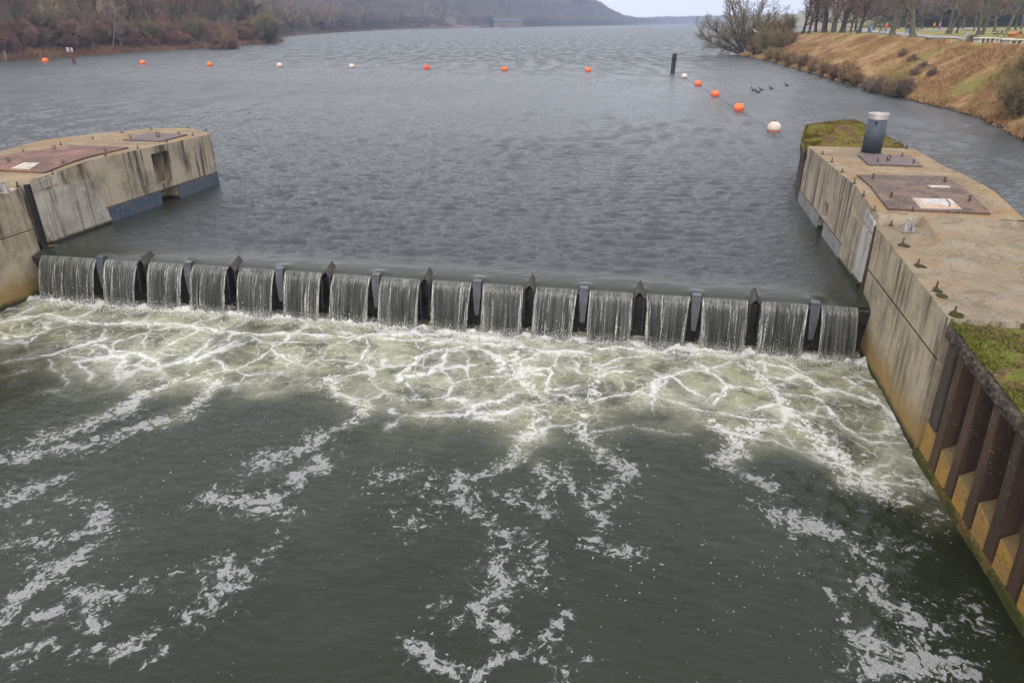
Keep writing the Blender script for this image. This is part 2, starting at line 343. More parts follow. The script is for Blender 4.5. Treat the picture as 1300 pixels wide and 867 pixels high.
# (polyline in photo pixels, half width in metres, strength)
STREAKS = [
 (za((560, 40), (480, 110), (440, 140), (330, 190)), .10, .74), (za((330, 190), (270, 230), (170, 270), (60, 310), (15, 335)), .26, .80),
 (za((455, 150), (500, 160), (470, 200), (430, 235)), .15, .74), (za((430, 235), (330, 260), (230, 300), (130, 320), (60, 335)), .26, .76),
 (za((780, 150), (800, 190), (860, 215), (830, 250), (760, 290)), .16, .74), (za((760, 290), (700, 320), (640, 340), (615, 355)), .26, .86),
 (za((760, 330), (770, 360), (690, 372), (700, 400), (660, 430), (560, 440), (480, 430)), .16, .84), (za((560, 425), (600, 455), (700, 462)), .2, .62),
 (za((525, 610), (560, 625), (510, 660), (490, 690), (455, 705)), .17, .92), (za((650, 510), (670, 525), (600, 580)), .1, .62), (za((430, 600), (510, 570), (560, 595)), .14, .55),
 (za((0, 440), (50, 415), (140, 390)), .18, .78), (za((240, 460), (210, 510), (170, 530)), .15, .78), (za((150, 430), (250, 450), (240, 520)), .22, .55),
 (za((210, 560), (120, 620), (60, 660), (0, 715)), .17, .88), (za((80, 710), (140, 690)), .11, .88), (za((170, 655), (280, 660), (340, 640), (355, 620)), .11, .84), (za((215, 690), (245, 735)), .12, .84),
 (za((275, 795), (325, 790)), .1, .9), (za((195, 790), (235, 785)), .08, .86), (za((380, 790), (340, 825)), .06, .86), (za((25, 805), (130, 760)), .1, .72), (za((20, 845), (80, 815), (140, 780)), .1, .7), (za((330, 770), (350, 760)), .09, .8),
 (za((0, 540), (90, 540), (110, 600)), .22, .6), (za((20, 500), (80, 480)), .22, .52),
 ([(655, 450), (650, 470), (672, 492), (690, 512), (680, 535), (668, 555)], .15, .74), ([(668, 555), (645, 585), (600, 606), (583, 600), (588, 640), (622, 660)], .17, .80),
 ([(622, 660), (643, 690), (620, 722), (640, 745), (608, 772), (628, 800)], .18, .80), ([(520, 820), (545, 838), (570, 852), (600, 862)], .11, .88), ([(600, 862), (645, 830)], .06, .8), ([(540, 776), (575, 760)], .1, .5), ([(575, 800), (588, 780), (640, 770)], .1, .7),
 ([(470, 610), (520, 600), (560, 640), (520, 660)], .3, .5),
 (zb((180, 100), (215, 150), (170, 210), (160, 270)), .15, .74), (zb((160, 270), (200, 320), (270, 365), (230, 410)), .22, .80), (zb((60, 360), (110, 400), (60, 430)), .18, .74),
 (zb((130, 360), (160, 420), (210, 500), (190, 550), (300, 552)), .15, .66), (zb((0, 600), (60, 640)), .18, .6), (zb((110, 715), (140, 708)), .07, .88), (zb((180, 798), (225, 815)), .05, .88), (zb((0, 430), (70, 470)), .2, .62), (zb((20, 530), (80, 640)), .2, .5), (zb((90, 760), (110, 860)), .2, .48),
 (zb((600, 250), (540, 300), (500, 340), (540, 370), (600, 400)), .22, .83), (zb((470, 250), (500, 270), (560, 330)), .12, .7),
 (zb((560, 120), (620, 190), (690, 260)), .15, .74), (zb((690, 260), (760, 320), (800, 380), (860, 420)), .28, .86), (zb((860, 420), (910, 445)), .16, .8), (zb((830, 380), (960, 390)), .2, .66),
 (zb((610, 455), (680, 500), (720, 500)), .14, .92), (zb((660, 470), (780, 530), (860, 600), (850, 640)), .18, .76), (zb((745, 645), (800, 700)), .08, .8), (zb((850, 650), (900, 700), (960, 740)), .2, .78),
 (zb((815, 745), (870, 790), (850, 850)), .16, .9), (zb((860, 830), (960, 820), (1060, 850), (1090, 880)), .24, .92), (zb((930, 745), (980, 800)), .18, .74), (zb((1010, 745), (1060, 680), (1100, 740)), .16, .55),
 (zb((880, 560), (950, 520), (1010, 470)), .2, .5),
]
LINES = [                                     # the main white ridges near the weir
 zc((0, 100), (100, 115), (200, 105), (350, 110), (450, 120), (600, 110), (780, 135), (930, 150), (1050, 200), (1180, 212), (1300, 215)),
 zc((125, 130), (130, 180), (60, 270), (0, 300)), zc((640, 180), (520, 195), (400, 250), (340, 300), (280, 360)), zc((560, 200), (545, 270), (470, 325), (340, 340)), zc((520, 300), (590, 380), (545, 445), (420, 465), (330, 370)),
 zc((600, 380), (740, 360), (860, 340)), zc((920, 430), (820, 470), (690, 500), (640, 550), (400, 570), (310, 560), (250, 530)), zc((540, 460), (640, 480)), zc((700, 560), (850, 580)), zc((310, 560), (280, 610), (215, 640)), zc((940, 510), (800, 550), (700, 545)),
 zc((1050, 220), (940, 270), (960, 340)), zc((1170, 220), (1110, 310), (1120, 390), (1220, 420), (1300, 395)), zc((480, 160), (620, 150), (760, 190), (850, 260), (840, 310)),
 zl((0, 130), (200, 100), (420, 50), (560, 10)), zl((540, 40), (600, 75), (760, 75), (900, 145), (1050, 110), (1150, 20)), zl((690, 85), (620, 170), (615, 230)), zl((420, 130), (520, 105), (660, 95)), zl((250, 120), (270, 170), (350, 200), (345, 270)), zl((430, 130), (480, 180), (485, 250)), zl((0, 215), (100, 190)), zl((200, 300), (290, 300), (400, 330)), zl((210, 525), (240, 460), (330, 425)), zl((1060, 120), (1300, 30)), zl((1150, 290), (1300, 250)),
 zb((0, 130), (80, 130), (95, 180), (150, 200)), zb((185, 120), (330, 90), (420, 100), (560, 100)), zb((190, 200), (300, 180), (420, 220), (560, 245), (620, 240)), zb((190, 270), (290, 265), (420, 285), (350, 275)), zb((430, 130), (360, 150), (330, 190)), zb((440, 120), (520, 170), (480, 210)), zb((560, 110), (660, 130), (720, 170), (860, 210)), zb((690, 230), (760, 250), (850, 300), (940, 300)), zb((640, 190), (720, 200), (760, 250)), zb((780, 150), (850, 190), (900, 260)),
 [(0, 412), (60, 402), (120, 415), (200, 410), (300, 425), (420, 428), (520, 432), (640, 437)], [(760, 445), (860, 448), (960, 452), (1060, 455), (1110, 470)],
]
def seg_dist(X, Y, pts, curve=True):
    best = np.full(X.shape, 1e9)
    P = [at(a, b, ZD) for a, b in pts]
    for a, b in zip(P, P[1:]):
        dx, dy = b.x - a.x, b.y - a.y; L2 = dx * dx + dy * dy + 1e-9
        t = np.clip(((X - a.x) * dx + (Y - a.y) * dy) / L2, 0, 1)
        best = np.minimum(best, np.hypot(X - a.x - t * dx, Y - a.y - t * dy))
    return best
def lower_water():
    x = np.arange(-21, 10.6, .042); y = np.arange(4.4, 20.6, .042)
    X, Y = np.meshgrid(x, y); U, V = to_uv(X, Y)
    wx = X + .30 * (vnoise(X, Y, .9, 1, 3) - .5) + .16 * (vnoise(X, Y, 3.5, 2, 2) - .5)
    wy = Y + .30 * (vnoise(X, Y, .9, 3, 3) - .5) + .16 * (vnoise(X, Y, 3.5, 4, 2) - .5)
    dens = np.zeros_like(X); line = np.full_like(X, 9.0)
    rl = random.Random(6); LW = [rl.choice([.035, .05, .05, .07, .10]) for _ in LINES]; LW[0] = .11; LW[3] = .09; LW[6] = .08; LW[10] = .1; LW[-1] = .07; LW[-2] = .07; LW[13] = .1; LW[14] = .08
    for pts, w, s in STREAKS:
        P = [at(a, b, ZD) for a, b in pts]; m = 3 * w + .5
        sel = (X > min(p.x for p in P) - m) & (X < max(p.x for p in P) + m) & (Y > min(p.y for p in P) - m) & (Y < max(p.y for p in P) + m)
        d = seg_dist(wx[sel], wy[sel], pts)
        dens[sel] = np.maximum(dens[sel], s * (.74 * np.exp(-(d / (w * 1.15)) ** 2) + .34 * np.exp(-(d / (w * 2.8)) ** 2)))
    for i_, pts in enumerate(LINES):
        P = [at(a, b, ZD) for a, b in pts]; m = 1.0
        sel = (X > min(p.x for p in P) - m) & (X < max(p.x for p in P) + m) & (Y > min(p.y for p in P) - m) & (Y < max(p.y for p in P) + m)
        d = seg_dist(wx[sel], wy[sel], pts)
        line[sel] = np.minimum(line[sel], d / LW[i_])
    D = -V - .5                                # distance downstream of the falls' foot
    big = vnoise(X, Y, .42, 9, 2); right = np.clip((X - 3) / 5, 0, 1)
    reach = 1.7 + 1.0 * right + 2.6 * (big - .5) + 1.0 * (vnoise(X, Y, 1.3, 10, 2) - .5) + 1.4 * dens
    aer = np.clip(1 - (D - reach) / 3.6, 0, 1); aer = aer * aer * (3 - 2 * aer)
    net = np.clip(1 - (D - reach - .6) / 2.2, 0, 1)
    far = np.exp(-np.maximum(D - 3, 0) / 7)
    line = line / (.55 + .9 * vnoise(X, Y, 1.3, 81, 3)) + .8 * np.clip((D - 4.5) / 2, 0, 1)
    toe = np.exp(-((D + .08) / (.16 + .22 * vnoise(X, Y, 1.1, 83, 3))) ** 2)
    speck = .22 + .6 * np.clip(1.5 * vnoise(X, Y, .5, 21, 3) - .35, 0, 1)
    turb = np.clip(1 - D / 5.5, 0, 1)
    z = ZD + (vnoise(X, Y, 2.2, 31, 3) - .5) * .16 * turb + (vnoise(X, Y, 6, 32, 2) - .5) * .05 * turb
    z += np.exp(-((D - 1.3) / 1.0) ** 2) * .05 + toe * (.08 + .22 * (vnoise(X, Y, 6, 33, 3) - .4))
    z += np.exp(-line ** 2) * .03 * turb
    z += waves(X, Y, make_comps(24, .25, 2.2, R(70), .9, .020, 8), .042) * np.clip(D / 3, .2, 1) * (.5 + vnoise(X, Y, .35, 41, 2))
    # rougher reflections by the right-hand wall
    z += waves(X, Y, make_comps(12, .22, .8, R(150), .6, .055, 12), .042) * np.exp(-((X - 5.4 - .1 * (Y - 9)) / 1.2) ** 2) * np.exp(-((Y - 9.3) / 2.2) ** 2) * .8
    me = np_mesh('lower_water', np.stack([X, Y, z], -1).reshape(-1, 3), grid_quads(len(y), len(x)), True)
    keep = V < .35
    fattr(me, 'dens', dens); fattr(me, 'line', line); fattr(me, 'aer', aer); fattr(me, 'net', net); fattr(me, 'toe', toe); fattr(me, 'speck', speck)
    import bmesh
    bm = bmesh.new(); bm.from_mesh(me); bm.verts.ensure_lookup_table()
    kill = [bm.verts[i] for i in np.nonzero(~keep.ravel())[0]]
    bmesh.ops.delete(bm, geom=kill, context='VERTS'); bm.to_mesh(me); bm.free()
    return me
def lower_mat():
    t = NT('foaming_water'); p = t.n('ShaderNodeVectorRotate', 0, {'Vector': t.pos(), 'Angle': -WROT}, rotation_type='Z_AXIS')
    dens, line, aer, net, toe, speck = [t.attr(k) for k in ('dens', 'line', 'aer', 'net', 'toe', 'speck')]
    def warp(vec, sc_, amt, det=3):
        nz = t.noise(vec, sc_, det, .6, 0, out=1)
        off = t.n('ShaderNodeVectorMath', 0, {0: nz, 1: (.5, .5, .5)}, operation='SUBTRACT')
        off = t.n('ShaderNodeVectorMath', 0, {0: off, 'Scale': amt}, operation='SCALE')
        return t.n('ShaderNodeVectorMath', 0, {0: vec, 1: off}, operation='ADD')
    w1 = warp(warp(p, 1.3, .55), 5, .16)
    # lace of thin foam threads
    def lace(sc_, w, vec=w1):
        d = t.vor(vec, sc_, 'DISTANCE_TO_EDGE'); wn_ = t.math('MULTIPLY', t.ss(t.noise(vec, sc_ * .9, 2), .35, .7, .35, 1.3), w)
        return t.n('ShaderNodeMapRange', 0, {'Value': d, 'From Min': wn_, 'From Max': 0.0, 'To Min': 0.0, 'To Max': 1.0}, interpolation_type='SMOOTHSTEP')
    vis = t.ss(t.noise(p, .75, 3), .40, .60, .25, 1.0)
    l1 = t.math('MULTIPLY', lace(.95, .085), t.math('MULTIPLY', vis, .85)); l2 = t.math('MULTIPLY', lace(2.4, .070), t.ss(t.noise(p, 1.1, 3), .40, .64, 0, .62))
    l3 = t.math('MULTIPLY', lace(6.0, .11, t.map(w1, (1, .6, 1))), t.ss(t.noise(p, 1.9, 3), .44, .66, 0, .42))
    halo = t.math('MULTIPLY', lace(.95, .30), t.math('MULTIPLY', vis, .20))
    lac = t.math('MULTIPLY', t.math('MAXIMUM', t.math('MAXIMUM', l1, halo), t.math('MAXIMUM', l2, l3)), t.ss(net, .05, .8))
    # traced ridges, broken up by noise
    br = t.noise(w1, 7, 5, .72); br2 = t.noise(w1, 26, 3, .7)
    ln = t.math('ADD', line, t.math('ADD', t.math('MULTIPLY', t.math('SUBTRACT', br, .5), 5.0), t.math('MULTIPLY', t.math('SUBTRACT', br2, .5), 3.0)))
    core = t.math('MULTIPLY', t.ss(ln, 1.25, .2), t.ss(br2, .30, .55, .55, 1.0)); hal = t.math('MULTIPLY', t.ss(ln, 4.2, .6), .38)
    ridge = t.math('MAXIMUM', core, t.math('MULTIPLY', hal, t.ss(t.noise(w1, 15, 3, .7), .40, .58)))
    ridge = t.math('MULTIPLY', ridge, t.ss(t.math('ADD', aer, t.math('MULTIPLY', t.math('SUBTRACT', t.noise(p, 2.5, 3, .6), .5), 1.2)), .0, .55, .12, 1.0))
    # rafts of drifting foam with ragged holes
    w2 = warp(warp(t.map(p, (1, 1, 1)), 1.7, .34), 6, .10)
    f1 = t.noise(w2, 7.5, 4, .68, .6); f3 = t.noise(w2, 2.0, 3, .6)
    val = t.math('ADD', t.math('ADD', t.math('MULTIPLY', t.math('SUBTRACT', f1, .5), 3.1), t.math('MULTIPLY', t.math('SUBTRACT', f3, .5), 1.2)), t.math('MULTIPLY', dens, .86))
    hd = t.vor(w2, 9.5); hr = t.ss(t.sep(t.n('ShaderNodeTexVoronoi', 1, {'Vector': w2, 'Scale': 9.5}), 1), .30, 1.0, .0, .46)
    hole = t.n('ShaderNodeMapRange', 0, {'Value': hd, 'From Min': t.math('MULTIPLY', hr, .65), 'From Max': t.math('ADD', hr, .02), 'To Min': .12, 'To Max': 1.0})
    raft = t.math('MULTIPLY', t.ss(val, .58, .76), t.math('MULTIPLY', hole, t.ss(t.noise(p, 30, 3, .7), .36, .58, .62, 1.0)))
    raft = t.math('MAXIMUM', raft, t.math('MULTIPLY', t.ss(val, .30, .85), .16))
    raft = t.math('MULTIPLY', raft, t.ss(dens, .04, .2))
    # single flecks
    v = t.vor(w2, 3.6, 'F1'); vr = t.n('ShaderNodeTexVoronoi', 1, {'Vector': w2, 'Scale': 3.6})
    size = t.math('MULTIPLY', t.ss(t.sep(vr, 0), .42, 1.0, 0, .14), t.math('ADD', speck, t.math('MULTIPLY', dens, 1.0)))
    fl = t.n('ShaderNodeMapRange', 0, {'Value': v, 'From Min': size, 'From Max': t.math('MULTIPLY', size, .7), 'To Min': 0.0, 'To Max': 1.0})
    v2 = t.vor(w2, 11, 'F1'); vr2 = t.n('ShaderNodeTexVoronoi', 1, {'Vector': w2, 'Scale': 11.0})
    size2 = t.math('MULTIPLY', t.ss(t.sep(vr2, 0), .38, 1.0, 0, .27), t.math('ADD', speck, dens))
    fl2 = t.n('ShaderNodeMapRange', 0, {'Value': v2, 'From Min': size2, 'From Max': t.math('MULTIPLY', size2, .7), 'To Min': 0.0, 'To Max': 1.0})
    fl = t.math('MULTIPLY', t.math('MAXIMUM', fl, fl2), t.math('SUBTRACT', 1.0, t.math('MULTIPLY', net, .6)))
    toem = t.ss(t.math('ADD', toe, t.math('MULTIPLY', t.math('SUBTRACT', t.noise(w1, 4, 6, .7), .5), 1.6)), .45, 1.0)
    bub = t.noise(p, 55, 3, .7); bub2 = t.vor(p, 38)
    tex = t.math('MULTIPLY', t.ss(bub, .30, .62, .55, 1.0), t.ss(bub2, .02, .3, .72, 1.0))
    drift = t.math('MULTIPLY', t.math('MAXIMUM', raft, fl), t.math('MULTIPLY', tex, t.ss(aer, 0, 1, .74, .92)))
    white = t.math('MAXIMUM', t.math('MAXIMUM', lac, ridge), toem)
    white = t.math('MULTIPLY', white, t.ss(t.noise(p, 24, 4, .7), .3, .6, .62, 1.0))
    foam = t.math('MAXIMUM', drift, white, clamp=True)
    # milky, aerated water under the lace
    fog = t.math('MULTIPLY', aer, t.math('MULTIPLY', t.ss(t.noise(w1, 1.3, 4, .6), .36, .56, .35, 1.0), t.ss(t.noise(p, .55, 2), .36, .52, .5, 1.0)))
    fine = t.ss(t.noise(t.map(w1, (1, 2.2, 1)), 9, 5, .7), .35, .75, .72, 1.12)
    milk = t.mix(t.ss(t.noise(p, .8, 3), .4, .65), (.265, .268, .165), (.33, .335, .235))
    milk = t.mix(1.0, milk, t.n('ShaderNodeCombineColor', 0, {0: fine, 1: fine, 2: fine}), 'MULTIPLY')
    deep = t.mix(t.ss(t.noise(p, .35, 3), .4, .65), (.011, .0145, .007), (.016, .020, .0115))
    c = t.mix(fog, deep, milk); c = t.mix(foam, c, t.mix(net, (.37, .37, .37), (.60, .60, .58)))
    hb = t.math('MULTIPLY', t.noise(t.map(p, (.7, 1.3, 1)), 4.5, 5, .62, .4), t.math('ADD', .045, t.math('MULTIPLY', aer, .06)))
    nrm = t.n('ShaderNodeBump', 0, {'Height': hb, 'Strength': .8, 'Distance': 1.0})
    m = t.fin(c, t.math('ADD', .07, t.math('MULTIPLY', foam, .7)), nrm, t.math('SUBTRACT', .5, t.math('MULTIPLY', foam, .35)))
    t.b.inputs['IOR'].default_value = 1.33
    return m
o = link('lower_river', lower_water(), None, lower_mat()); tag(o, kind='structure')

# ------------------------------------------------------------------ the weir: gate, splitters, falling sheets
T_END = .475
def fall(tt): return (-(1.15 * tt), -.13 - .42 * tt - 4.9 * tt * tt)     # v, z along the jet
weir = empty('weir_gate', wpt((UL + UR) / 2, 0, ZD)); tag(weir, 'long dark steel flap gate holding back the lake, set with flow splitters', 'weir')
m = MB()
cs = [(.75, -.55), (.28, -.2), (.10, -.165), (-.02, -.165), (-.07, -.22), (.02, -.5), (.18, -1.0), (.25, -1.9), (.7, -2.2)]
vs = [wpt(u, v, z) for u in (UL - .3, UR + .3) for v, z in cs]; n = len(cs)
m.add(vs, [(i, i + 1, n + i + 1, n + i) for i in range(n - 1)] + [(n - 1, 0, n, 2 * n - 1)])
m.build('flap_plate', M['weir_steel'], weir, world=True)
def wsplit(i, us):
    w = .115
    P = lambda du, v, z: wpt(us + du, v, z)
    if i % 2 == 1:       # peaked hood standing above the water
        m = MB()
        ap, fr = P(.0, .30, .13), P(0, -.19, -.02)
        el, er, bl, br = P(-.14, -.21, -.17), P(.14, -.21, -.17), P(-.13, .34, -.12), P(.13, .34, -.12)
        tL, tR = P(-.115, -.19, -.16), P(.115, -.19, -.16)
        m.add([ap, fr, el, er, bl, br], [(0, 4, 2, 1), (0, 1, 3, 5), (0, 5, 4)])
        o = m.build('splitter', M['hood'], weir, world=True)
        s = o.modifiers.new('thick', 'SOLIDIFY'); s.thickness = .025; s.offset = -1
        m = MB()
        for sg in (-1, 1): m.hexa([P(sg * .135, .3, -.9), P(sg * .135, -.30, -1.02), P(sg * .11, -.30, -1.02), P(sg * .11, .3, -.9)], [P(sg * .135, .3, -.13), P(sg * .135, -.20, -.18), P(sg * .11, -.20, -.18), P(sg * .11, .3, -.13)])
        m.build('cheek_plates', M['weir_steel'], o, world=True)
    else:                # flat-headed fin just breaking the surface
        m = MB(); w = .105
        m.hexa([P(-w * .55, .1, -1.0), P(-w * .55, -.22, -.95), P(w * .55, -.22, -.95), P(w * .55, .1, -1.0)], [P(-w, .1, -.40), P(-w, -.17, -.42), P(w, -.17, -.42), P(w, .1, -.40)])
        m.hexa([P(-w, .1, -.40), P(-w, -.172, -.42), P(w, -.172, -.42), P(w, .1, -.40)], [P(-w, .1, -.05), P(-w, -.10, -.075), P(w, -.10, -.075), P(w, .1, -.05)])
        o = m.build('splitter', M['slate'], weir, world=True, bevel=.008)
        m = MB(); m.hexa([P(-w, .06, -.05), P(-w, -.115, -.075), P(w, -.115, -.075), P(w, .06, -.05)], [P(-w, .06, -.03), P(-w, -.115, -.05), P(w, -.115, -.05), P(w, .06, -.03)])
        m.build('cap_plate', M['slate'], o, world=True, bevel=.008)
for i, us in enumerate(SPL): wsplit(i, us)

def sheet_mat():
    t = NT('falling_water'); uv = t.n('ShaderNodeUVMap', 0); u, v = t.sep(uv, 0), t.sep(uv, 1); ed = t.attr('edge')
    nz = t.noise(uv, 1.0, 2)
    a = t.noise(t.map(uv, (26, .8, 1)), 1.0, 4, .62, .15); b = t.noise(t.map(uv, (70, 3.5, 1)), 1.0, 3, .7); d = t.noise(t.map(uv, (95, 28, 1)), 1.0, 3, .7)
    clus = t.ss(t.noise(t.map(uv, (3.2, .25, 1)), 1.0, 3, .6), .42, .60)
    st = t.math('MULTIPLY', t.ss(a, .52, .62), t.math('MULTIPLY', t.ss(b, .40, .62), t.ss(d, .40, .58, .15, 1.0)))
    st = t.math('MULTIPLY', st, t.math('ADD', .22, clus))
    lip = t.math('MULTIPLY', t.ss(v, .38, .10), t.math('MULTIPLY', t.ss(d, .48, .62), t.ss(b, .42, .60)))
    lip = t.math('MULTIPLY', lip, t.math('MULTIPLY', t.ss(v, .0, .05), t.ss(t.noise(t.map(uv, (1.7, .2, 1)), 1.0, 2), .40, .60)))
    foot = t.math('MULTIPLY', t.ss(t.math('ADD', v, t.math('MULTIPLY', t.noise(t.map(uv, (14, .1, 1)), 1.0, 4), .35)), .95, 1.25), t.ss(b, .36, .64, .04, .6))
    em = t.math('MULTIPLY', t.ss(ed, .1, .7), t.math('MULTIPLY', t.math('MULTIPLY', t.ss(b, .40, .58), t.ss(t.noise(t.map(uv, (60, 1.2, 1)), 1.0, 3), .38, .58, .25, 1.0)), t.ss(d, .38, .56, .30, .95)))
    w = t.math('MAXIMUM', t.math('MAXIMUM', st, t.math('MULTIPLY', lip, .8)), t.math('MAXIMUM', foot, em), clamp=True)
    w = t.math('MULTIPLY', w, t.ss(v, .0, .06))
    base = t.mix(t.ss(t.noise(t.map(uv, (9, .6, 1)), 1.0, 3, .6), .35, .65), (.038, .040, .036), (.095, .096, .086))
    c = t.mix(t.math('MULTIPLY', w, .95), base, (.62, .63, .56))
    nrm = t.bump(t.math('ADD', t.math('MULTIPLY', a, .6), t.math('MULTIPLY', b, .35)), .45, .03)
    al = t.math('MAXIMUM', t.math('ADD', w, t.ss(v, 0, .5, 1.0, .58)), 0.0, clamp=True)
    holes = t.math('MULTIPLY', t.ss(v, .35, 1.0), t.ss(t.noise(t.map(uv, (18, .8, 1)), 1.0, 4, .65), .43, .55))
    al = t.math('MULTIPLY', al, t.math('SUBTRACT', 1.0, t.math('MULTIPLY', t.math('MULTIPLY', holes, t.math('SUBTRACT', 1.0, w)), .7)))
    m = t.fin(c, t.math('ADD', .10, t.math('MULTIPLY', w, .5)), nrm, .5, alpha=al); t.b.inputs['IOR'].default_value = 1.33
    return m
M['sheet'] = sheet_mat()
def sheet(k, u0, u1, lean0, lean1):
    nu, nt_ = 70, 34; r = np.random.default_rng(100 + k)
    s = np.linspace(0, 1, nu)[None, :]; tt = np.linspace(0, 1, nt_)[:, None]
    tm = tt * T_END * 1.02
    wob = (np.interp(np.linspace(0, 1, nu), np.linspace(0, 1, 26), r.random(26)) - .5)[None, :]
    v = -(1.15 * tm) * (1 + .10 * wob) - .025 * wob * tt; z = -.13 - .42 * tm - 4.9 * tm * tm + 0 * s
    u = (u0 + (lean0 + .05 * math.sin(k * 1.7)) * tt ** .8) * (1 - s) + (u1 + (lean1 + .05 * math.sin(k * 2.9 + 1)) * tt ** .8) * s
    X, Y, Z = WA.x + wd.x * u + wn.x * v, WA.y + wd.y * u + wn.y * v, z + 0 * u
    c = np.array(wpt((u0 + u1) / 2, -.25, ZD))
    V = np.stack([X, Y, Z], -1).reshape(-1, 3) - c; Q = grid_quads(nt_, nu)
    me = np_mesh('water_curtain', V, Q, True)
    uvl = me.uv_layers.new(name='UVMap'); idx = np.zeros(len(me.loops), dtype=np.int32); me.loops.foreach_get('vertex_index', idx)
    UV = np.stack([(u0 + (u1 - u0) * s + 0 * tt) + 3.1 * k, tt + 0 * s], -1).reshape(-1, 2)
    uvl.data.foreach_set('uv', UV[idx].astype(np.float32).ravel())
    d = np.minimum(s * (u1 - u0), (1 - s) * (u1 - u0)) + 0 * tt
    fattr(me, 'edge', np.clip(1 - d / (.03 + .13 * tt * (.4 + 1.2 * abs(math.sin(k * 2.3)))), 0, 1))
    o = link('water_curtain', me, None, M['sheet']); o.location = c
    sm = o.modifiers.new('thick', 'SOLIDIFY'); sm.thickness = .018; sm.offset = 0
    return o
ORD = ['first', 'second', 'third', 'fourth', 'fifth', 'sixth', 'seventh', 'eighth']
edges = [UL + .02] + SPL + [UR - .1]
for k in range(16):
    h0 = .0 if k == 0 else (.165 if (k - 1) % 2 == 1 else .145); h1 = .0 if k == 15 else (.165 if k % 2 == 1 else .145)
    o = sheet(k, edges[k] + h0, edges[k + 1] - h1, -.0 if k else .03, -.035 if k < 15 else .0)
    where = f'{ORD[k]} from the left bank' if k < 8 else (f'{ORD[15 - k]} from the right-hand pier' if k < 15 else 'against the right-hand pier wall')
    if k == 0: where = 'against the left pier wall'
    tag(o, f'sheet of water pouring over the weir, {where}', 'waterfall', 'sheets of water falling over the weir')

# fine droplets thrown up where the sheets strike the pool
g = np.random.default_rng(77); n = 15000; u = g.uniform(UL, UR, n); gap = np.min(np.abs(u[:, None] - np.array(SPL)[None, :]), 1)
v = -.58 + g.normal(0, .13, n) - .25 * g.random(n) ** 3; zz = ZD + .04 + g.exponential(.075, n) * (.6 + .8 * vnoise(u, v * 0, 2.2, 7, 2)); r_ = g.uniform(.003, .009, n)
C0 = np.stack([WA.x + wd.x * u + wn.x * v, WA.y + wd.y * u + wn.y * v, zz], -1)
T4 = np.array([[1, 1, 1], [1, -1, -1], [-1, 1, -1], [-1, -1, 1]]) * 1.0; V = (C0[:, None, :] + T4[None] * r_[:, None, None]).reshape(-1, 3)
Q = (np.arange(n)[:, None, None] * 4 + np.array([[0, 1, 2], [0, 3, 1], [0, 2, 3], [1, 3, 2]])[None]).reshape(-1, 3)
tag(link('spray', np_mesh('spray', V, Q, False, True), None, simple('white_spray', (.74, .75, .72), .6, .05)), kind='stuff')

# ------------------------------------------------------------------ piers
def lerp(a, b, t): return a + (b - a) * t
def wall_face(mb, A, B, stations, z0, ztop, holes, depth):
    """front wall with real recesses; A->B runs along the wall, inside lies to the right of n"""
    A, B = Vector((*A, 0)), Vector((*B, 0)); d = (B - A).normalized()
    P = lambda s, z, k=0.0: tuple(A + d * s + mb.inn * k + Vector((0, 0, z)))
    ss_ = sorted(set(stations + [h[0] for h in holes] + [h[1] for h in holes])); zs = sorted(set([z0] + [h[2] for h in holes] + [h[3] for h in holes]))
    for s0, s1 in zip(ss_, ss_[1:]):
        col = zs + [None]
        for a, b in zip(col, col[1:]):
            top0, top1 = (ztop(s0), ztop(s1)) if b is None else (b, b)
            mid = (a + (b if b is not None else 9)) / 2
            if any(h[0] - 1e-6 <= s0 and s1 <= h[1] + 1e-6 and h[2] < mid < h[3] for h in holes): continue
            mb.add([P(s0, a), P(s1, a), P(s1, top1), P(s0, top0)], [(0, 1, 2, 3)])
    for s0, s1, a, b in holes:
        q = [P(s0, a), P(s1, a), P(s1, b), P(s0, b)]; k = [P(s0, a, depth), P(s1, a, depth), P(s1, b, depth), P(s0, b, depth)]
        mb.add(q + k, [(4, 5, 6, 7), (0, 1, 5, 4), (1, 2, 6, 5), (2, 3, 7, 6), (3, 0, 4, 7)])

class Pier:
    def __init__(s, A, B, edge, inn):          # A far corner, B joint corner, edge: far->near points of the opposite side
        s.A, s.B = Vector((*A, 0)), Vector((*B, 0)); s.L = (s.B - s.A).length; s.d = (s.B - s.A).normalized()
        s.edge = [Vector((*e, 0)) for e in edge]; s.inn = inn
    def zt(s, q):                              # deck profile along the pier, q metres from the far corner
        return float(np.interp(q, [0, s.L - 2.9, s.L - 2.2, s.L], [1.98, 2.06, 2.06, 1.88]))
    def surf(s, p):
        return s.zt((Vector((p.x, p.y, 0)) - s.A).dot(s.d))
    def top(s, x, y, dz=0.0):                  # point of the deck seen at a pixel
        z = 1.95
        for _ in range(12): z = s.surf(at(x, y, z)) + dz
        return at(x, y, z)
PL = Pier((-12.0, 28.1), (-13.82, 19.7), [(-13.3, 29.7), (-14.8, 30.0), (-15.6, 29.3), (-16.8, 27.9), (-17.6, 26.0), (-17.3, 23.6), (-17.0, 19.0)], Vector((-1, .2, 0)).normalized())
PR = Pier((10.62, 25.2), (8.66, 15.95), [(14.15, 24.67), (13.2, 21.14), (13.0, 19.85), (12.6, 18.2), (11.8, 15.4)], Vector((1, -.2, 0)).normalized())

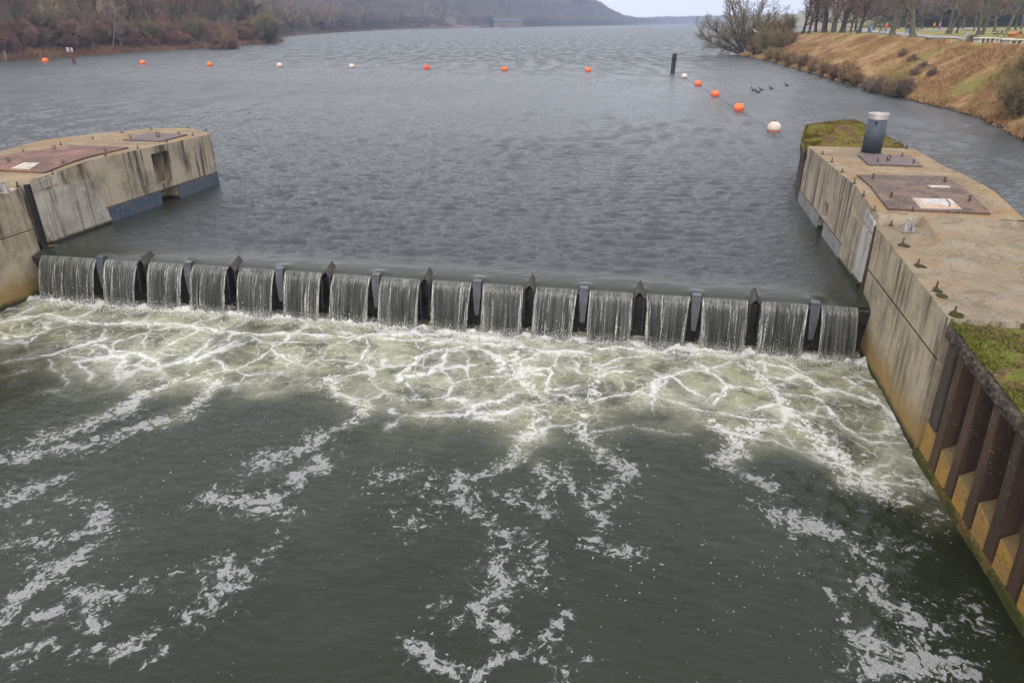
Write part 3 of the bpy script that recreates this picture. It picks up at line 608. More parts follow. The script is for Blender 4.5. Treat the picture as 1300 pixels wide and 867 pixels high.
def deck_mesh(P, mat, parent, name, poly_edge):
    """deck surface spanned between the wall line and the far edge, following the pier's profile"""
    m = MB(); n = 14; e = poly_edge; ec = [0.0]
    for a, b in zip(e, e[1:]): ec.append(ec[-1] + (b - a).length)
    rows = []
    for i in range(n):
        f = i / (n - 1); a = P.A.lerp(P.B, f)
        x = np.interp(f * ec[-1], ec, [q.x for q in e]); y = np.interp(f * ec[-1], ec, [q.y for q in e]); b = Vector((x, y, 0))
        rows.append([a.lerp(b, k / 10) for k in range(11)])
    vs = [(p.x, p.y, P.surf(p)) for r_ in rows for p in r_]
    m.add(vs, [(i * 11 + j, i * 11 + j + 1, (i + 1) * 11 + j + 1, (i + 1) * 11 + j) for i in range(n - 1) for j in range(10)])
    bd = [r_[-1] for r_ in rows]; m.cur = 1          # outer side walls and ends
    ring = [rows[0][0]] + rows[0][1:] + bd[1:] + rows[-1][-2::-1]
    for a, b in zip(ring, ring[1:]):
        m.add([(a.x, a.y, -3), (b.x, b.y, -3), (b.x, b.y, P.surf(b)), (a.x, a.y, P.surf(a))], [(3, 2, 1, 0)])
    return m

def bolts(parent, pts, s=1.0, name='anchor_bolt'):
    for p in pts:
        m = MB(); h = rng.uniform(.12, .17) * s; a = rng.uniform(0, .5)
        m.box((p.x, p.y, p.z + .009), (.09 * s, .09 * s, .016), a); m.tube(p, (p.x + rng.uniform(-.008, .008), p.y, p.z + h), .019 * s, n=8)
        m.tube((p.x, p.y, p.z + .02), (p.x, p.y, p.z + .045), .032 * s, n=6)
        m.build(name, M['rust'], parent, world=True)
def eyes(parent, pts, d=(.96, .28), s=1.0):
    for p in pts:
        m = MB(); m.tube(p, (p.x, p.y, p.z + .03), .035 * s, n=8); m.ring((p.x, p.y, p.z + .03 + .045 * s), .045 * s, .013 * s, d)
        m.build('lifting_eye', M['rust'], parent, world=True)
def plate_from(P, px, th, mats, parent, name, n=12):
    """steel cover lying on the deck and following its fold; px = far-left, far-right, near-right, near-left corner"""
    c = [P.top(x, y, th) for x, y in px]; m = MB(); vs = []
    for i in range(n + 1):
        a, b = c[0].lerp(c[3], i / n), c[1].lerp(c[2], i / n)
        for j in range(n + 1):
            q = a.lerp(b, j / n); vs.append((q.x, q.y, P.surf(q) + th))
    k = n + 1; m.add(vs, [(i * k + j, (i + 1) * k + j, (i + 1) * k + j + 1, i * k + j + 1) for i in range(n) for j in range(n)])
    rim = [j for j in range(k)] + [i * k + n for i in range(1, k)] + [n * k + j for j in range(n - 1, -1, -1)] + [i * k for i in range(n - 1, 0, -1)]
    lo = [(vs[i][0], vs[i][1], vs[i][2] - th + .003) for i in rim]; o0 = len(m.v); m.v += lo; N = len(rim)
    for i in range(N): m.f.append((rim[i], rim[(i + 1) % N], o0 + (i + 1) % N, o0 + i)); m.m.append(0)
    return m.build(name, mats, parent, world=True)
def wall_strip(P, s0, s1, z0, z1, out, th, name, mat, parent, zb=None):
    """thin plate standing proud of the wall; z may be (at s0, at s1)"""
    g = lambda z, i: z[i] if isinstance(z, tuple) else z
    pt = lambda s, z, k: tuple(P.A + P.d * s - P.inn * k + Vector((0, 0, z)))
    m = MB(); m.hexa([pt(s0, g(z0, 0), out), pt(s1, g(z0, 1), out), pt(s1, g(z0, 1), out - th), pt(s0, g(z0, 0), out - th)],
                     [pt(s0, g(z1, 0), out), pt(s1, g(z1, 1), out), pt(s1, g(z1, 1), out - th), pt(s0, g(z1, 0), out - th)])
    return m.build(name, mat, parent, world=True)
def shield(P, quad, out, th, mat, parent, name):
    pt = lambda s, z, k: tuple(P.A + P.d * s - P.inn * k + Vector((0, 0, z)))
    m = MB(); n = len(quad)
    m.add([pt(s, z, out) for s, z in quad] + [pt(s, z, out - th) for s, z in quad], [tuple(range(n)), tuple(range(2 * n - 1, n - 1, -1))] + [(i, n + i, n + (i + 1) % n, (i + 1) % n) for i in range(n)])
    return m.build(name, mat, parent, world=True)

def bracket(parent, p, s=1.0):
    m = MB(); m.box((p.x, p.y, p.z + .012), (.30 * s, .24 * s, .02), .15)
    for dx in (-1, 1):
        m.hexa([(p.x + dx * .13 * s, p.y - .08, p.z + .022), (p.x + dx * .05 * s, p.y - .08, p.z + .022), (p.x + dx * .05 * s, p.y + .08, p.z + .022), (p.x + dx * .13 * s, p.y + .08, p.z + .022)],
               [(p.x + dx * .075 * s, p.y - .02, p.z + .24), (p.x + dx * .05 * s, p.y - .02, p.z + .24), (p.x + dx * .05 * s, p.y + .02, p.z + .24), (p.x + dx * .075 * s, p.y + .02, p.z + .24)])
    m.tube((p.x, p.y, p.z + .02), (p.x, p.y, p.z + .30), .055 * s, n=14)
    m.build('post_socket', M['galv'], parent, world=True)

# ---- left pier
lp = empty('concrete_pier', (-14.5, 24.0, 0)); tag(lp, 'weathered concrete weir pier with red hatch, square niche and blue steel band', 'pier')
m = deck_mesh(PL, None, lp, 'body', PL.edge)
m.inn = PL.inn; m.cur = 1
wall_face(m, PL.A[:2], PL.B[:2], [0, 2, 4, 5.7, 6.4, 7.6, PL.L], -3, PL.zt, [(2.68, 3.55, .70, 1.78), (2.5, 3.5, -.6, .485)], .55)
m.build('body', [M['top'], M['wall']], lp, world=True)
shield(PL, [(PL.L + .02, 1.50), (6.49, 1.55), (6.01, .02), (8.45, -.02), (PL.L + .02, .30)], .035, .05, M['plate'], lp, 'shield_plate')
wall_strip(PL, 7.66, PL.L + .02, (1.64, 1.56), (1.92, 1.78), .03, .05, 'parapet_plate', M['plate'], lp)
wall_strip(PL, .0, 2.5, -.5, .475, .02, .06, 'blue_band', M['blue'], lp)
wall_strip(PL, 3.5, 6.03, -.5, .475, .02, .06, 'blue_band', M['blue'], lp)
wall_strip(PL, .0, 6.12, .488, .512, .012, .05, 'joint_strip', M['rust'], lp)
h = plate_from(PL, [(92, 184.5), (163, 187), (56.5, 218.5), (-62, 213)], .05, M['hatch_red'], lp, 'hatch_cover')
eyes(h, [PL.top(x, y, .052) for x, y in [(11, 205), (69.5, 189.5), (134, 192.5), (80, 207.5)]], s=.95)
w = plate_from(PL, [(30, 206.5), (51, 206.5), (37, 215), (13, 214)], .056, M['cream_paint'], h, 'painted_square')
h2 = plate_from(PL, [(190, 168), (238, 170.5), (204, 179), (156, 177)], .05, M['hatch_dark'], lp, 'hatch_cover')
eyes(h2, [PL.top(x, y, .052) for x, y in [(166, 175.5), (227, 170.5)]], s=.85); eyes(h2, [PL.top(201, 174, .052)], s=1.4)
bolts(lp, [PL.top(x, y) for x, y in [(30, 194.5), (77.5, 184.5), (118, 177), (67, 222), (134, 198.5), (155, 169.5), (192.5, 164.8), (239, 163), (262, 167), (245, 172.5), (175, 189), (212, 181)]], .85)

# ---- left abutment block next to the weir (nearer part)
la = empty('concrete_abutment', (-15.5, 18.6, ZD)); tag(la, 'pale concrete abutment block with ochre water stain at left end of weir', 'abutment')
A0, A1, A2 = Vector((-13.92, 19.5, 0)), Vector((-14.22, 18.7, 0)), Vector((-15.6, 14.2, 0))
m = MB()
fr = [A0, A1.lerp(A2, 0), A2]
m.prism([(-14.02, 19.55), (-14.24, 18.62), (-15.55, 13.6), (-20, 13.6), (-20, 19.55)], [.52] * 5, [1.72, 1.70, 1.42, 1.42, 1.78])
m.prism([(-14.0, 19.53), (-14.2, 18.6), (-15.52, 13.6), (-20, 13.62), (-20, 19.53)], -3.2, .498)
o = m.build('body', M['wall_near'], la, world=True, bevel=.012)
m = MB(); m.prism([(-14.05, 19.5), (-14.27, 18.62), (-15.56, 13.7), (-19.9, 13.7), (-19.9, 19.5)], .497, .521); m.build('joint_strip', M['dark'], la, world=True)
m = MB(); m.box((-13.9, 19.62, .2), (.10, .16, 3.2)); m.build('seal_strip', M['dark'], la, world=True)
bolts(la, [Vector((-14.9, 17.1, 1.63)), Vector((-14.42, 19.3, 1.76)), at(22.6, 238, 1.75)], 1.15); bracket(la, at(6, 245, 1.74), 1.1)
m = MB(); m.prism([(-13.9, 19.66), (-14.6, 19.66), (-16.0, 19.72), (-14.1, 20.6), (-13.95, 20.6)], 1.70, 1.745); m.build('moss_edge', M['moss'], la, world=True)
m = MB(); m.box((-13.78, 19.9, -.12), (.34, .5, .12), .2, R(-12)); m.build('bearing_ledge', M['ochre'], la, world=True, bevel=.02)

# ---- right pier
rp = empty('concrete_pier', (11.5, 20.5, 0)); tag(rp, 'weathered concrete weir pier with brown folded hatch cover at its middle', 'pier')
m = deck_mesh(PR, None, rp, 'body', PR.edge); m.inn = PR.inn; m.cur = 1
wall_face(m, PR.A[:2], PR.B[:2], [0, 2, 4, 6.3, 7.2, 8.6, PR.L], -3, PR.zt, [(4.1, 4.72, .52, .98), (3.75, 4.6, -.6, .40)], .5)
for f in m.f[-0:]: pass
m.build('body', [M['top'], M['wall']], rp, world=True)
wall_strip(PR, 0, 3.75, -.5, .395, .018, .05, 'steel_band', M['bluegrey'], rp)
wall_strip(PR, 4.6, 7.0, -.5, .395, .018, .05, 'steel_band', M['bluegrey'], rp)
wall_strip(PR, 0, 7.1, .405, .43, .012, .05, 'joint_strip', M['rust'], rp)
wall_strip(PR, 2.55, 2.6, .45, (1.7, 1.7), .008, .02, 'joint_strip', M['old'], rp)
shield(PR, [(8.70, 1.40), (7.55, 1.41), (6.98, -.05), (8.62, -.05)], .035, .05, M['wall'], rp, 'shield_plate')
shield(PR, [(PR.L + .06, 1.38), (8.715, 1.40), (8.64, -.05), (9.12, -.08), (PR.L + .06, .2)], .045, .06, M['pale'], rp, 'shield_plate')
wall_strip(PR, 8.62, PR.L + .06, (1.55, 1.44), (1.80, 1.70), .04, .05, 'parapet_plate', M['pale'], rp)
wall_strip(PR, PR.L + .05, PR.L + .15, -.1, 1.62, .02, .12, 'seal_strip', M['pile'], rp)
h = plate_from(PR, [(1088, 221.5), (1199, 223.5), (1258, 270.5), (1127.5, 264.5)], .05, M['hatch_brown'], rp, 'hatch_cover')
eyes(h, [PR.top(x, y, .052) for x, y in [(1108, 227), (1199, 231), (1131, 250), (1230.6, 255)]], (.2, .98), 1.1)
w = plate_from(PR, [(1157.5, 251.5), (1207, 252.5), (1221, 265.5), (1169.5, 264.5)], .056, M['white_paint'], h, 'painted_square')
def inset_line(P, px, th, mat, parent, name, r=.016):
    pts = [P.top(x, y, th) for x, y in px]; m = MB(); m.path(pts, r, 4); return m.build(name, mat, parent, world=True)
inset_line(PR, [(1160, 252.5), (1171, 262.5), (1217, 263.5), (1212, 259)], .060, M['orange_paint'], h, 'paint_line')
inset_line(PR, [(1201, 252.8), (1206, 258), (1206, 261.5), (1201, 263)], .060, M['pipe_blue'], h, 'paint_line', .012)
inset_line(PR, [(1166, 252.5), (1174, 260), (1200, 261.2)], .060, M['orange_paint'], h, 'paint_line', .008)
wp = plate_from(PR, [(1177, 235), (1204, 235.5), (1207, 238.4), (1182, 238)], .0535, M['cream_paint'], h, 'paint_patch')
h2 = plate_from(PR, [(1089, 196), (1155.5, 196.8), (1172, 210.5), (1103, 208.5)], .05, M['hatch_dark'], rp, 'hatch_cover')
eyes(h2, [PR.top(x, y, .052) for x, y in [(1114, 205.5), (1145, 198.5), (1159.5, 207)]], (.2, .98), .9); eyes(h2, [PR.top(1127.5, 204, .052)], (.9, .3), 1.5)
bolts(rp, [PR.top(x, y) for x, y in [(1044, 196), (1056, 206.5), (1069, 219), (1084.5, 233.5), (1096, 249), (1109.5, 267.5), (1151, 189.5), (1158, 268.5)]], .9)

# ---- moss-grown round pier head
ph = empty('pier_head', (13.2, 28.5, 0)); tag(ph, 'round pier head overgrown with yellow moss at the upstream end', 'pier head')
out = [at(x, y, 1.82) for x, y in [(1021, 193), (1016.5, 183), (1017, 176), (1019.5, 167.5), (1029, 160), (1053, 155), (1083, 152.5), (1095, 157), (1125, 173), (1155, 189.5)]]
for _ in range(2):
    out = [out[0]] + [q for a, b in zip(out, out[1:]) for q in (a.lerp(b, .25), a.lerp(b, .75))] + [out[-1]]
poly = [(p.x, p.y) for p in out] + [(13.9, 24.9), (10.75, 25.4)]
m = MB(); m.prism(poly, 1.55, 1.80); m.build('cap_slab', M['old'], ph, world=True, bevel=.04)
cx_, cy_ = sum(p[0] for p in poly) / len(poly), sum(p[1] for p in poly) / len(poly)
m = MB(); m.prism([(cx_ + (x - cx_) * .95, cy_ + (y - cy_) * .95) for x, y in poly], -3, 1.56); m.build('body', M['old'], ph, world=True)
def blob_cover(poly, z, n, amp, name, mat, parent, seed, mound=None, shrink=.985):
    """low cushion of moss and soil covering a slab"""
    cx0, cy0 = sum(p[0] for p in poly) / len(poly), sum(p[1] for p in poly) / len(poly); K = len(poly); V = []; per = 6
    ring = []
    for i in range(K):
        a, b = poly[i], poly[(i + 1) % K]
        for k in range(per): ring.append((lerp(a[0], b[0], k / per), lerp(a[1], b[1], k / per)))
    N = len(ring); fr = np.linspace(.02, 1, n)
    X = np.array([[cx0 + (p[0] - cx0) * f * shrink for p in ring] for f in fr]); Y = np.array([[cy0 + (p[1] - cy0) * f * shrink for p in ring] for f in fr])
    Z = z + amp * (vnoise(X, Y, 2.5, seed, 4)) * np.clip((1.02 - fr[:, None]) * 7, .02, 1) + .003
    if mound: Z += mound[3] * np.exp(-((X - mound[0]) ** 2 + (Y - mound[1]) ** 2) / mound[2] ** 2)
    V = np.stack([X, Y, Z], -1).reshape(-1, 3); Q = []
    for i in range(n - 1):
        for j in range(N): Q.append((i * N + j, i * N + (j + 1) % N, (i + 1) * N + (j + 1) % N, (i + 1) * N + j))
    V = V - np.array(parent.location)
    return link(name, np_mesh(name, V, Q, True), parent, mat)
blob_cover(poly, 1.80, 34, .16, 'moss', M['moss'], ph, 3, (13.3, 29.4, 1.3, .34))
def on_head(g):
    f = g.random() ** .5; i = g.integers(0, len(poly)); k = g.random(); a, b = poly[i], poly[(i + 1) % len(poly)]; x, y = cx_ + (lerp(a[0], b[0], k) - cx_) * f * .97, cy_ + (lerp(a[1], b[1], k) - cy_) * f * .97
    return (x, y, 1.86 + .34 * math.exp(-((x - 13.3) ** 2 + (y - 29.4) ** 2) / 1.69))

# ---- vent pipe
vp = empty('vent_pipe', (12.17, 23.7, PR.surf(Vector((12.17, 23.7, 0))))); tag(vp, 'blue-grey steel vent pipe with bright metal collar standing on the right pier', 'pipe')
m = MB(); m.lathe([(.31, 0), (.31, 1.12), (.29, 1.12)], n=32); m.build('tube', M['pipe_blue'], vp, smooth=False)
vp.children[0].data.polygons.foreach_set('use_smooth', [len(p.vertices) == 4 for p in vp.children[0].data.polygons])
m = MB(); m.lathe([(.314, 1.10), (.316, 1.12), (.316, 1.28), (.305, 1.292), (.26, 1.292), (.25, 1.2)], n=32); m.build('collar', M['pipe_cap'], vp)
m = MB(); m.lathe([(.36, 0), (.36, .02), (.32, .03)], n=28); m.build('base_flange', M['hatch_dark'], vp)
m = MB(); m.tube((-.17, -.27, 1.03), (-.19, -.33, 1.03), .035, n=8); m.build('bolt', M['dark'], vp)

# ---- right abutment (nearer slab beside the weir)
ra = empty('concrete_abutment', (9.5, 13.4, ZD)); tag(ra, 'broad sandy concrete abutment slab with anchor bolts beside the weir', 'abutment')
J, Cn = Vector((8.66, 15.93, 0)), Vector((7.50, 10.80, 0)); JR, CR = Vector((11.75, 15.25, 0)), Vector((10.6, 10.2, 0))
Cb = Vector((7.62, 10.80, 0)); Jb = Vector((8.74, 15.93, 0))
def nz_(f, g):            # deck height: f along (0 joint, 1 near end), g across
    low = lerp(1.63, 1.40, f); hi = lerp(1.885, low, float(sm(f / .55)))
    return lerp(low, hi, float(sm((g - (.27 - .25 * f)) / (.04 + .4 * f))))
m = MB(); nf, ng = 24, 30; vs = []
for i in range(nf):
    for j in range(ng):
        f, g = i / (nf - 1), j / (ng - 1); p = J.lerp(Cn, f).lerp(JR.lerp(CR, f), g); vs.append((p.x, p.y, nz_(f, g)))
m.add(vs, [(i * ng + j, i * ng + j + 1, (i + 1) * ng + j + 1, (i + 1) * ng + j) for i in range(nf - 1) for j in range(ng - 1)])
m.cur = 1
for i in range(nf - 1):   # channel wall, slightly battered, with a real joint groove
    for z0, z1, k in ((-3, .555, .0), (.585, None, .0), (.555, .585, .03)):
        q = []
        for f, top in ((i / (nf - 1), 0), ((i + 1) / (nf - 1), 0), ((i + 1) / (nf - 1), 1), (i / (nf - 1), 1)):
            zz = (z1 if z1 is not None else nz_(f, 0)) if top else z0
            b = (zz - ZD) / 3.0; p = Jb.lerp(Cb, f).lerp(J.lerp(Cn, f), b); q.append((p.x + k, p.y, zz))
        m.add(q, [(0, 1, 2, 3)])
for j in range(ng - 1):   # near end face
    a, b = Cn.lerp(CR, j / (ng - 1)), Cn.lerp(CR, (j + 1) / (ng - 1))
    m.add([(a.x + .1, a.y, -3), (b.x + .1, b.y, -3), (b.x, b.y, nz_(1, (j + 1) / (ng - 1))), (a.x, a.y, nz_(1, j / (ng - 1)))], [(0, 1, 2, 3)])
for i in range(nf - 1):
    a, b = JR.lerp(CR, i / (nf - 1)), JR.lerp(CR, (i + 1) / (nf - 1)); m.add([(a.x, a.y, -3), (b.x, b.y, -3), (b.x, b.y, nz_((i + 1) / (nf - 1), 1)), (a.x, a.y, nz_(i / (nf - 1), 1))], [(3, 2, 1, 0)])
m.build('body', [M['top_near'], M['wall_near']], ra, world=True)
def rtop(x, y):
    z = 1.6
    for _ in range(10):
        p = at(x, y, z); f = min(1, max(0, (J - p).dot((J - Cn).normalized()) / (J - Cn).length)); g = min(1, max(0, (Vector((p.x, p.y, 0)) - J.lerp(Cn, f)).length / 3.15)); z = nz_(f, g)
    return at(x, y, z)
bolts(ra, [rtop(x, y) for x, y in [(1131, 287), (1177, 289.5), (1146, 310), (1165, 336), (1188, 367), (1211.5, 397)]], .95)
bracket(ra, rtop(1152, 294), 1.05)
for x, y in [(1128, 285), (1178, 291), (1148, 312), (1168, 338), (1190, 370), (1214, 400), (1196, 376)]:      # moss cushions round the bolts
    p = rtop(x, y); m = MB(); r_ = rng.uniform(.07, .13); K = 13
    rr = [[r_ * f * rng.uniform(.55, 1.35) for _ in range(K)] for f in (1, .8, .45)]
    vs = [(p.x + rr[q][i] * math.cos(6.283 * i / K), p.y + rr[q][i] * math.sin(6.283 * i / K), p.z + (-.004, .014, .024)[q]) for q in range(3) for i in range(K)]
    m.add(vs, [(q * K + i, q * K + (i + 1) % K, (q + 1) * K + (i + 1) % K, (q + 1) * K + i) for q in range(2) for i in range(K)] + [tuple(2 * K + i for i in range(K))]); m.build('moss_cushion', M['moss_patch'], ra, world=True)
m = MB(); m.box((8.86, 15.55, -1.0), (.22, .5, 2.2), .22); m.build('guide_post', M['old'], ra, world=True)
m = MB(); m.box((8.62, 15.62, -.16), (.5, .42, .14), .22, R(-10)); m.build('bearing_ledge', M['ochre'], ra, world=True, bevel=.03)

# ---- sheet pile quay wall
sp_ = empty('sheet_pile_wall', (7.6, 8.0, ZD)); tag(sp_, 'brown steel sheet pile quay wall under a mossy concrete cap', 'quay wall')
b0, b1 = Vector((7.60, 10.70, 0)), Vector((6.72, 5.7, 0)); t0, t1 = Vector((7.52, 10.72, 0)), Vector((6.02, 5.1, 0))
bd = (b1 - b0).normalized(); bn = Vector((-bd.y, bd.x, 0))             # bn points into the bank
if bn.x < 0: bn = -bn
pitch = .76; npile = 8
def pw(s, z, k):          # s along the wall, z height, k depth into the bank
    f = (z - ZD) / 2.6; a = b0 + bd * s; b = t0 + (t1 - t0).normalized() * s
    p = a.lerp(b, max(0, min(1, f * .62))) + bn * k; return (p.x, p.y, z)
for i in range(npile):    # U-shaped piles: outer flange, two webs, inner pan
    s = .38 + i * pitch
    prof = [(-.06, .30), (.02, .30), (.08, .02), (.32, .02), (.38, .30), (.70, .30)]
    m = MB(); N = len(prof)
    for zz in (ZD - .5, .1, 1.06): m.v += [pw(s + a, zz, k) for a, k in prof] + [pw(s + a, zz, k + .02) for a, k in prof]
    for L in range(2):
        for q in range(N - 1):
            a = L * 2 * N + q; b = (L + 1) * 2 * N + q
            m.f += [(a, a + 1, b + 1, b), (a + N + 1, a + N, b + N, b + N + 1)]; m.m += [0, 0]
    m.build('sheet_pile', M['pile'], sp_, world=True)
    # concrete filling standing in the pan between two flanges, with a sloping top
    m = MB(); s0, s1 = s + .38, s + .80
    m.hexa([pw(s0, ZD - .5, .0), pw(s1, ZD - .5, .0), pw(s1, ZD - .5, .28), pw(s0, ZD - .5, .28)],
           [pw(s0, -.70 + rng.uniform(-.05, .05), .01), pw(s1, -.78 + rng.uniform(-.06, .03), .01), pw(s1, -.58, .28), pw(s0, -.55, .28)])
    m.build('infill_block', M['ochre'], sp_, world=True, bevel=.02)
m = MB(); m.hexa([pw(-.1, ZD - .6, -.07), pw(6, ZD - .6, -.07), pw(6, ZD - .6, .1), pw(-.1, ZD - .6, .1)], [pw(-.1, ZD + .17, -.045), pw(6, ZD + .17, -.045), pw(6, ZD + .19, .1), pw(-.1, ZD + .19, .1)])
m.build('water_ledge', moss_mat('slimy_ledge', (.07, .075, .018), (.15, .10, .035), .58), sp_, world=True, bevel=.03)
m = MB(); m.hexa([pw(-.05, ZD - .6, .012), pw(.40, ZD - .6, .012), pw(.40, ZD - .6, .3), pw(-.05, ZD - .6, .3)], [pw(-.05, -.62, .02), pw(.40, -.70, .02), pw(.40, -.5, .3), pw(-.05, -.5, .3)]); m.build('infill_block', M['ochre'], sp_, world=True, bevel=.02)
m = MB(); m.hexa([pw(-.04, -1.2, .05), pw(.30, -1.2, .05), pw(.30, -1.2, .4), pw(-.04, -1.2, .4)], [pw(-.04, 1.12, .03), pw(.30, 1.12, .03), pw(.30, 1.12, .4), pw(-.04, 1.12, .4)]); m.build('corner_block', M['old'], sp_, world=True, bevel=.03)
td = (t1 - t0).normalized(); tn = Vector((-td.y, td.x, 0)); tn = tn if tn.x > 0 else -tn
m = MB(); V = []                                # ragged cap beam edge
ncap = 170
for i in range(ncap):
    s = -.02 + i * 6.0 / (ncap - 1); a = t0 + td * s
    for k, z in ((-.03, 1.12), (-.06, 1.17), (-.06, 1.25), (-.06, 1.31), (.03, 1.335), (.5, 1.34)):
        p = a + tn * (k + .02 * math.sin(s * 9 + z * 7) + .018 * math.sin(s * 31 + z * 40) + rng.uniform(-.022, .022)); V.append((p.x, p.y, z + rng.uniform(-.022, .022)))
m.add(V, [(i * 6 + j, (i + 1) * 6 + j, (i + 1) * 6 + j + 1, i * 6 + j + 1) for i in range(ncap - 1) for j in range(5)])
q0, q1 = t0 + td * -.02, t0 + td * 6; 
m.add([(q0 + tn * -.06)[:2] + (1.11,), (q1 + tn * -.06)[:2] + (1.11,), (q1 + tn * .5)[:2] + (1.11,), (q0 + tn * .5)[:2] + (1.11,)], [(0, 1, 2, 3)])
m.build('cap_beam', M['old'], sp_, world=True)
ea, eb = t0 + td * 0 - tn * .03, t0 + td * 5.9 - tn * .03
covp = [(ea.x, ea.y), (eb.x, eb.y), (eb.x + 4.2, eb.y - .6), (10.6, 10.12), (7.95, 10.62)]
soil = blob_cover(covp, 1.335, 26, .10, 'moss', M['moss_green'], sp_, 8)
m = MB(); m.prism([(q0 + tn * .5)[:2], (q1 + tn * .5)[:2], (q1.x + 4.4, q1.y - .7), (10.6, 10.10)], -3, 1.325); m.build('backfill', M['old'], sp_, world=True)
def tufts(poly_fn, n, h, name, mat, parent, blades=7, seed=1, w=.012):
    """many small upright blades"""
    g = np.random.default_rng(seed); V = []; Q = []
    for i in range(n):
        p = poly_fn(g)
        if p is None: continue
        for b in range(blades):
            a = g.random() * 6.28; l = h * g.uniform(.5, 1.3); lean = g.uniform(.15, .9) * l; o_ = (g.random(2) - .5) * h * .8
            x, y, z = p[0] + o_[0], p[1] + o_[1], p[2]; dx, dy = math.cos(a), math.sin(a); k = len(V)
            V += [(x - dy * w, y + dx * w, z), (x + dy * w, y - dx * w, z), (x + dx * lean, y + dy * lean, z + l)]
            Q.append((k, k + 1, k + 2))
    V = np.array(V) - (np.array(parent.location) if parent else 0)
    return link(name, np_mesh(name, V, np.array(Q), False, True), parent, mat)
o = tufts(on_head, 2600, .06, 'moss_tufts', M['moss'], ph, 6, 5, .012); o['kind'] = 'stuff'
def on_cap(g):
    a, b = g.random(), g.random() ** 1.6; p = t0 + td * (.1 + a * 5.5) + tn * (-.05 + b * 2.2)
    if float(vnoise(np.array([[p.x]]), np.array([[p.y]]), 1.4, 77, 3)[0, 0]) < .47: return None
    return (p.x, p.y, 1.36 + g.random() * .05)
o = tufts(on_cap, 5200, .035, 'moss_tufts', M['moss_tuft'], sp_, 6, 4, .008); o['kind'] = 'stuff'

# ------------------------------------------------------------------ buoys, ropes, posts
M['orange'] = rust('orange_buoy_plastic', (.74, .135, .025), (.70, .18, .04), (.50, .09, .03), 4, .45)
M['red'] = rust('red_buoy_plastic', (.80, .05, .02), (.78, .07, .03), (.70, .05, .03), 3, .45)
M['buoy_white'] = rust('white_buoy_plastic', (.60, .52, .45), (.52, .43, .36), (.40, .30, .25), 4, .45)
M['buoy_base'] = rust('faded_red_waterline', (.62, .16, .11), (.5, .12, .09), (.4, .1, .08), 3, .5)
M['rope'] = simple('grey_rope', (.16, .15, .13), .9)
BU = [(58, 79.5, 'o', 1.0), (181.5, 82, 'o', .9), (266.5, 84.3, 'o', .85), (355.5, 85.5, 'w', .85), (447, 86.5, 'w', .84), (542, 88.5, 'r', .86), (640.5, 90.3, 'o', .84), (746.5, 91.3, 'o', .84), (868.5, 99.5, 'w', .76), (886, 109, 'o', .74), (907.5, 122.5, 'o', .72), (937.5, 141, 'o', .78), (982, 167.5, 'w', .82)]
BL = ['orange ball buoy nearest the left bank, beside the sign post', 'orange ball buoy in the left part of the line, off the dark shrubs', 'small orange ball buoy, third along the line from the left bank',
      'off-white ball buoy, the one nearer the left bank headland bush', 'off-white ball buoy left of the bright red one', 'bright red ball buoy in the middle of the lake', 'orange ball buoy just right of the bright red one', 'orange ball buoy left of the dark timber post',
      'off-white ball buoy just right of the dark timber post', 'orange ball buoy nearest the timber post, on the line turning to the pier', 'orange ball buoy between two other orange ones on the line to the pier', 'largest orange ball buoy, next to the big white one', 'largest off-white ball buoy with red waterline, nearest the pier']
bpos = []
for (x, y, kind, dia), lab in zip(BU, BL):
    p = at(x, y, 0); r_ = dia / 2; p = p + Vector((p.x, p.y, 0)).normalized() * r_ * .8
    b = empty('buoy', (p.x, p.y, r_ * .38), rng.uniform(0, 6)); b.rotation_euler = (rng.uniform(-.15, .15), rng.uniform(-.15, .15), rng.uniform(0, 6)); tag(b, lab, 'buoy', 'ball buoys closing off the weir')
    n = 14; prof = [(r_ * math.sin(math.pi * i / n) + .001, -r_ * math.cos(math.pi * i / n)) for i in range(n + 1)]
    cut = 6
    m = MB(); m.lathe(prof[cut:], n=24); m.build('ball', M[{'o': 'orange', 'r': 'red', 'w': 'buoy_white'}[kind]], b, smooth=True)
    m = MB(); m.lathe(prof[:cut + 1], n=24); m.build('waterline_band', M['buoy_base'] if kind != 'o' else M['red'], b, smooth=True)
    m = MB(); m.lathe([(.05, 0), (.05, .06), (.03, .07)], (0, 0, r_ - .015), 10); m.build('eyelet', M['dark'], b)
    bpos.append(Vector((p.x, p.y, 0)))
rope = MB(); pts = []
ends = [Vector((-93, 118, 0))] + bpos + [Vector((11.2, 27.4, .9))]
for a, b in zip(ends, ends[1:]):
    for k in range(8):
        q = a.lerp(b, k / 8); q.z = lerp(a.z, b.z, k / 8) + .05 - .03 * math.sin(math.pi * k / 8) * (1 if b.z < .1 else 0); pts.append(q + Vector((rng.uniform(-.03, .03), 0, 0)) * (1 if k else 0))
pts.append(ends[-1]); rope.path(pts, .012, 5)
tag(rope.build('buoy_rope', M['rope']), 'thin grey rope stringing the ball buoys together across the lake', 'rope')

